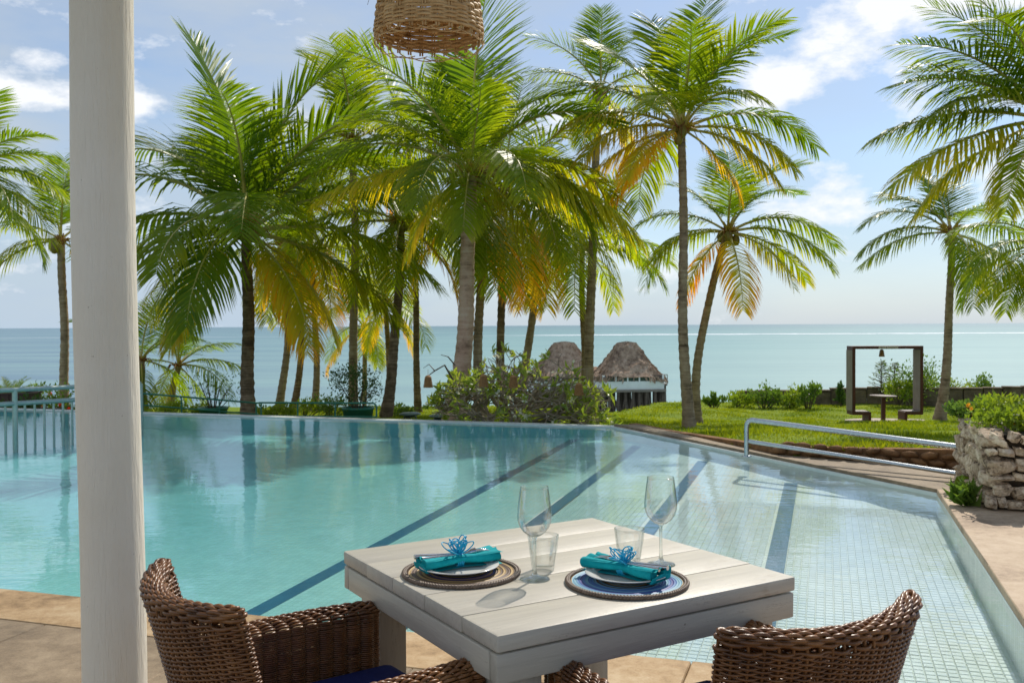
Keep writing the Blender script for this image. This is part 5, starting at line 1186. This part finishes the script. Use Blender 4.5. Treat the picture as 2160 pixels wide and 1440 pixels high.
# ------------------------------------------------------------------ wooden seat frame
def seat_frame():
    Y = 25.5; g = at(1866, 887, Y); k = Y/FPX
    o = empty('seat_frame', g, label='square dark wooden picture frame with two built in seats on the lawn', cat='seat frame')
    WOOD = simple('dark_red_wood', (.115, .035, .016), (.075, .024, .012), 3, .5, .3, stretch=(6, 6, 1)); SLATW = simple('grey_brown_wood', (.32, .255, .225), (.25, .20, .175), 6, .6, .3)
    W, H, D, tk = 142*k, 152*k, .45, 6.0*k
    zb = 20*k        # underside of seats
    # deep frame boards: each board is a plank D deep, turned a little so that the inner faces show
    def board(name, a, b, mat=WOOD, depth=D, th=tk):
        m = MB(); A, B = Vector(a), Vector(b); d = (B-A); L = d.length; d.normalize(); n = Vector((0, 1, 0)); s = d.cross(n)
        m.box((A+B)/2, (L, depth, th), Matrix((d, n, -s)).transposed()); return m.build(name, mat, o)
    xl, xr = -W/2, W/2
    board('post', (xl, 0, zb), (xl, 0, H)); board('post', (xr, 0, zb), (xr, 0, H)); board('top_beam', (xl-tk/2, 0, H+tk/2), (xr+tk/2, 0, H+tk/2))
    sw = 36*k
    for s in (-1, 1):
        x0, x1 = s*W/2, s*(W/2-sw)
        board('seat', (x0+s*tk/2, 0, zb-tk/2+.0), (x1, 0, zb-tk/2)); board('seat_leg', (x1+s*tk/2, 0, zb-tk-.001), (x1+s*tk/2, 0, -.03))
        for q in range(4): MB().box(((x0+x1)/2, -.165+q*.11, zb+.012), (abs(x0-x1)-tk-.01, .10, .018)).build('slat', SLATW, o)
        for q in range(4): MB().box((W/2-tk/2-.009 if s > 0 else -W/2-tk/2-.009, -.165+q*.11, (zb+H)/2), (.016, .10, H-zb-.06)).build('slat', SLATW, o)
    m = MB(); m.lathe([(.001, 0), (.33, 0), (.345, .015), (.33, .03), (.001, .03)], 24); V = m.build('table_top', SLATW, o, smooth=True); V.location = (-.02, .05, 51*k); V.scale = (1.05, .9, 1); V.rotation_euler = (0, R(1.5), 0)
    MB().box((-.02, .05, 25.4*k-.015), (7.5*k, 7.5*k, 50.8*k+.03)).build('table_leg', WOOD, o)
    yf = -D/2-.008
    SGN = simple('sign_board', (.72, .60, .48), (.64, .52, .42), 10, .7)
    for x, w_, tx in ((-.012-.16+.02, 15*k, 'MELIA'), (.115-.0, 23*k, 'ZANZIBAR')):
        MB().box((x, yf, H+tk/2), (w_, .014, tk*.72)).build('sign', SGN, o)
        cu = bpy.data.curves.new('lettering', 'FONT'); cu.body = tx; cu.size = tk*.72; cu.align_x = 'CENTER'; cu.align_y = 'CENTER'; cu.extrude = .001; cu.materials.append(WOOD)
        tmp = bpy.data.objects.new('tmp', cu); l = link('lettering', bpy.data.meshes.new_from_object(tmp), o); bpy.data.objects.remove(tmp); l.location = (x, yf-.0085, H+tk/2); l.rotation_euler = (R(90), 0, 0)
    p = Vector(g)+Vector((-.08, 0, H-.13)); L = lantern(*proj(p), p.y, .12, 'small bell shaped cane lantern hanging from the top of the seat frame', sc=1.0); del L['group']
    MB().tube([(-.08, 0, H), (-.08, 0, H-.06)], .006, 5).build('hook', WOOD, o)
    m = MB(); a = np.linspace(0, 2*np.pi, 28, endpoint=False); rr = np.array([1+.08*math.sin(3*x+1)+.05*math.sin(5*x) for x in a])
    m.tube([(0, 0, 0)]*2, .01) if False else None
    V = np.stack([1.02*rr*np.cos(a), .62*rr*np.sin(a)-.02, np.full(28, .012)], -1)
    V = np.vstack([V, V*[1, 1, 0]+[0, 0, -.15], [[0, 0, .012]]]); m.add(V, [[i, (i+1) % 28, 28+(i+1) % 28, 28+i] for i in range(28)]); m.add(V, [[i, (i+1) % 28, 56] for i in range(28)])
    pb = m.build('stone_pad', simple('pale_paving', (.50, .42, .33), (.40, .33, .26), 3, .8), None); pb.location = g; tag(pb, 'irregular pale stone pad under the wooden seat frame', 'paving')
seat_frame()

# ------------------------------------------------------------------ thatched huts on stilts over the sea
def thatch():
    t = MT('thatch'); v = t.pos('world', (1, 1, .6)); a = t.noise(v, 2.2, 9, .75); b = t.noise(v, .5, 4)
    c = t.ramp(t.math('ADD', t.math('MULTIPLY', a, .7), t.math('MULTIPLY', b, .3)), [(.36, (.15, .095, .065)), (.5, (.54, .37, .25)), (.64, (.76, .58, .42))])
    return t.done(t.pbr(c, .95, .1, 0, t.bump(a, 1.0, .4)))
THATCH = thatch(); HUTW = simple('hut_white', (.82, .82, .78), (.72, .72, .68), .6, .6); STILT = simple('stilt_timber', (.09, .065, .05), (.16, .12, .095), 2, .85, .2)
HGLASS = simple('hut_glass', (.05, .08, .08), (.03, .05, .055), 1, .15); DECKW = simple('pier_timber', (.26, .21, .17), (.18, .15, .12), 2, .8)
def hut(px, Y, label, glab, wscale=1.0, seed=1, turn=.12):
    rs = np.random.default_rng(seed); k = Y/FPX; c = at(px, 818, Y); o = empty('stilt_hut', (c.x, c.y, c.z), turn, label=label, cat='hut', group='thatched stilt huts')
    W, D = 128*k*wscale, 118*k; H0 = 30*k; H1 = 95*k
    # thatched hipped roof: rings from eave to ridge, shaggy
    n = 96; rings = []
    for q in np.linspace(0, 1, 12):
        prof = (1-q)**.98 + .05*math.sin(q*math.pi)*0 - .06*math.sin(q*math.pi); hw = (21*k*wscale) + (W/2+6*k-21*k*wscale)*prof; hd = (3*k)+(D/2+5*k-3*k)*prof; z = H0-5*k + (H1-H0+5*k)*q
        a = np.linspace(0, 2*np.pi, n, endpoint=False); e = 5.0; x = np.sign(np.cos(a))*np.abs(np.cos(a))**(2/e)*hw; y = np.sign(np.sin(a))*np.abs(np.sin(a))**(2/e)*hd
        sag = 5*k*np.exp(-((a-4.1)/.5)**2)*(1-q); j = rs.normal(0, .10, n)*(1.0 if q < .97 else .4); rings.append(np.stack([x*(1+j*.03), y*(1+j*.03), np.full(n, z)+j*.6+sag], -1))
    rings.append(rings[-1]*[.05, .05, 1] + [0, 0, .15]); V = np.concatenate(rings); i = np.arange(len(rings)-1)[:, None]; j = np.arange(n)[None, :]
    F = np.stack([i*n+j, i*n+(j+1) % n, (i+1)*n+(j+1) % n, (i+1)*n+j], -1).reshape(-1, 4)
    rf = link('roof', np_mesh('roof', V, [F], THATCH, smooth=False), o)
    tu = MB(); P = V[rs.integers(0, n*11, 1700)]; Dn = np.stack([P[:, 0]*.16, P[:, 1]*.16, np.full(len(P), -1.0)], -1) + rs.normal(0, .16, P.shape); VV, FF = leaves(P+np.array([0, 0, .05]), Dn, .8, .16, rs, .15)
    link('thatch_tufts', np_mesh('thatch_tufts', VV, [FF], THATCH, smooth=False), o, kind='stuff'); 
    MB().box((0, 0, -.1), (W*1.06, D*1.06, .25)).build('deck', DECKW, o)
    # walls with window openings: parapet, posts, glazing
    for sx, L, rot, dist in ((0, W*.98, 0, -D*.49), (0, W*.98, R(180), -D*.49), (0, D*.98, R(90), -W*.49), (0, D*.98, R(-90), -W*.49)):
        Mz = Matrix.Rotation(rot, 4, 'Z'); hp = 17*k
        def put(nm, c, d, mt):
            ob = MB().box(c, d).build(nm, mt, o); ob.matrix_local = Mz; return ob
        put('parapet', (0, dist, hp/2+.03), (L-.26, .12, hp), HUTW); put('wall_head', (0, dist, H0-2.5*k), (L-.26, .10, 5*k), STILT)
        for q in np.linspace(-.5, .5, 6): put('wall_post', (q*(L-.14), dist-.02, H0/2), (.14 if abs(q) < .49 else .16, .16, H0), HUTW)
        for q in range(5): put('window', (((q+.5)/5-.5)*(L-.14), dist+.05, (hp+H0-5*k)/2+.01), (L/5-.18, .03, H0-5*k-hp), HGLASS)
    zs = -11.2 - c.z - .8; sm1 = MB().tube([(0, 0, zs), (.05, .03, zs*.5), (0, 0, -.22)], .17, 6).mesh('stilt', [STILT], True)
    for x in np.linspace(-.48, .48, 9):
        for y in np.linspace(-.46, .46, 4):
            s = link('stilt', sm1, o); s.location = (x*W*1.03+rs.normal(0, .12), y*D, 0); s.rotation_euler = (rs.normal(0, .012), rs.normal(0, .012), rs.uniform(0, 6))
    br = MB()
    for x in np.linspace(-.48, .36, 8):
        for y in (-.46, .46): br.bar((x*W*1.03, y*D, zs*.75), ((x+.12)*W*1.03, y*D, -.5), .12, .12); br.bar(((x+.12)*W*1.03, y*D+.1, zs*.7), (x*W*1.03, y*D+.1, -.6), .12, .12)
    br.build('cross_bracing', STILT, o, kind='stuff')
    return o
hut(1322, 104, 'thatched stilt hut nearest the slender lawn palm, over the water', '', 1.0, 1)
hut(1190, 110, 'thatched stilt hut partly behind the frangipani, over the water', '', 1.05, 2, .05)
def small_deck(px0, px1, py, Y, label, rail=True):
    a, b = at(px0, py, Y), at(px1, py, Y); o = empty('pier_walkway', a, label=label, cat='pier'); L = (b-a).length; zs = -11.2-a.z-.8
    MB().box((L/2, 0, -.1), (L, 2.4, .2)).build('deck', DECKW, o)
    sm1 = MB().tube([(0, 0, zs), (0, 0, -.2)], .14, 6).mesh('stilt', [STILT], True); n = max(2, int(L/1.6))
    for i in range(n):
        for y in (-1.0, 1.0): s = link('stilt', sm1, o); s.location = ((i+.5)*L/n, y, 0); s.rotation_euler = (random.gauss(0, .02), random.gauss(0, .02), 0)
    if rail:
        r = MB(); r.bar((0, -1.15, 1.0), (L, -1.15, 1.0), .08, .08); r.build('rail', DECKW, o)
        for i in range(n+1): MB().bar((i*L/n, -1.15, 0), (i*L/n, -1.15, 1.0), .08, .08).build('rail_post', DECKW, o)
small_deck(1385, 1404, 808, 103.5, 'short open platform on stilts at the end of the nearer hut'); small_deck(1015, 1130, 835, 115, 'long low pier walkway leading to the huts behind the frangipani'); small_deck(1228, 1262, 812, 108, 'linking walkway between the two thatched huts')
def gable():
    p = at(1254, 785, 112); o = empty('small_thatch_roof', p, label='small thatched porch roof between the two stilt huts', cat='roof'); k = 112/FPX; rs = np.random.default_rng(5)
    V = np.array([[-22*k, -3, -6*k], [22*k, -3, -6*k], [22*k, 3, -6*k], [-22*k, 3, -6*k], [-6*k, 0, 12*k], [6*k, 0, 12*k]]); m = MB(); m.add(V, [[0, 1, 5, 4], [2, 3, 4, 5]]); m.add(V, [[1, 2, 5], [3, 0, 4]]); m.build('roof_cover', THATCH, o)
    P = np.stack([rs.uniform(-18*k, 18*k, 300), rs.uniform(-3, 0, 300), 0*rs.uniform(0, 1, 300)], -1); P[:, 2] = -6*k + 18*k*(3+P[:, 1])/3*.9; VV, FF = leaves(P, np.tile([0, -.4, -1.], (300, 1))+rs.normal(0, .2, (300, 3)), .8, .2, rs); link('thatch_tufts', np_mesh('thatch_tufts', VV, [FF], THATCH, smooth=False), o, kind='stuff')
    for x in (-14*k, 14*k):
        for y in (-2.4, 2.4): MB().bar((x, y, -6*k), (x, y, -11.2-p.z-.8), .2, .2, up=(0, 1, 0)).build('post', STILT, o)
gable()
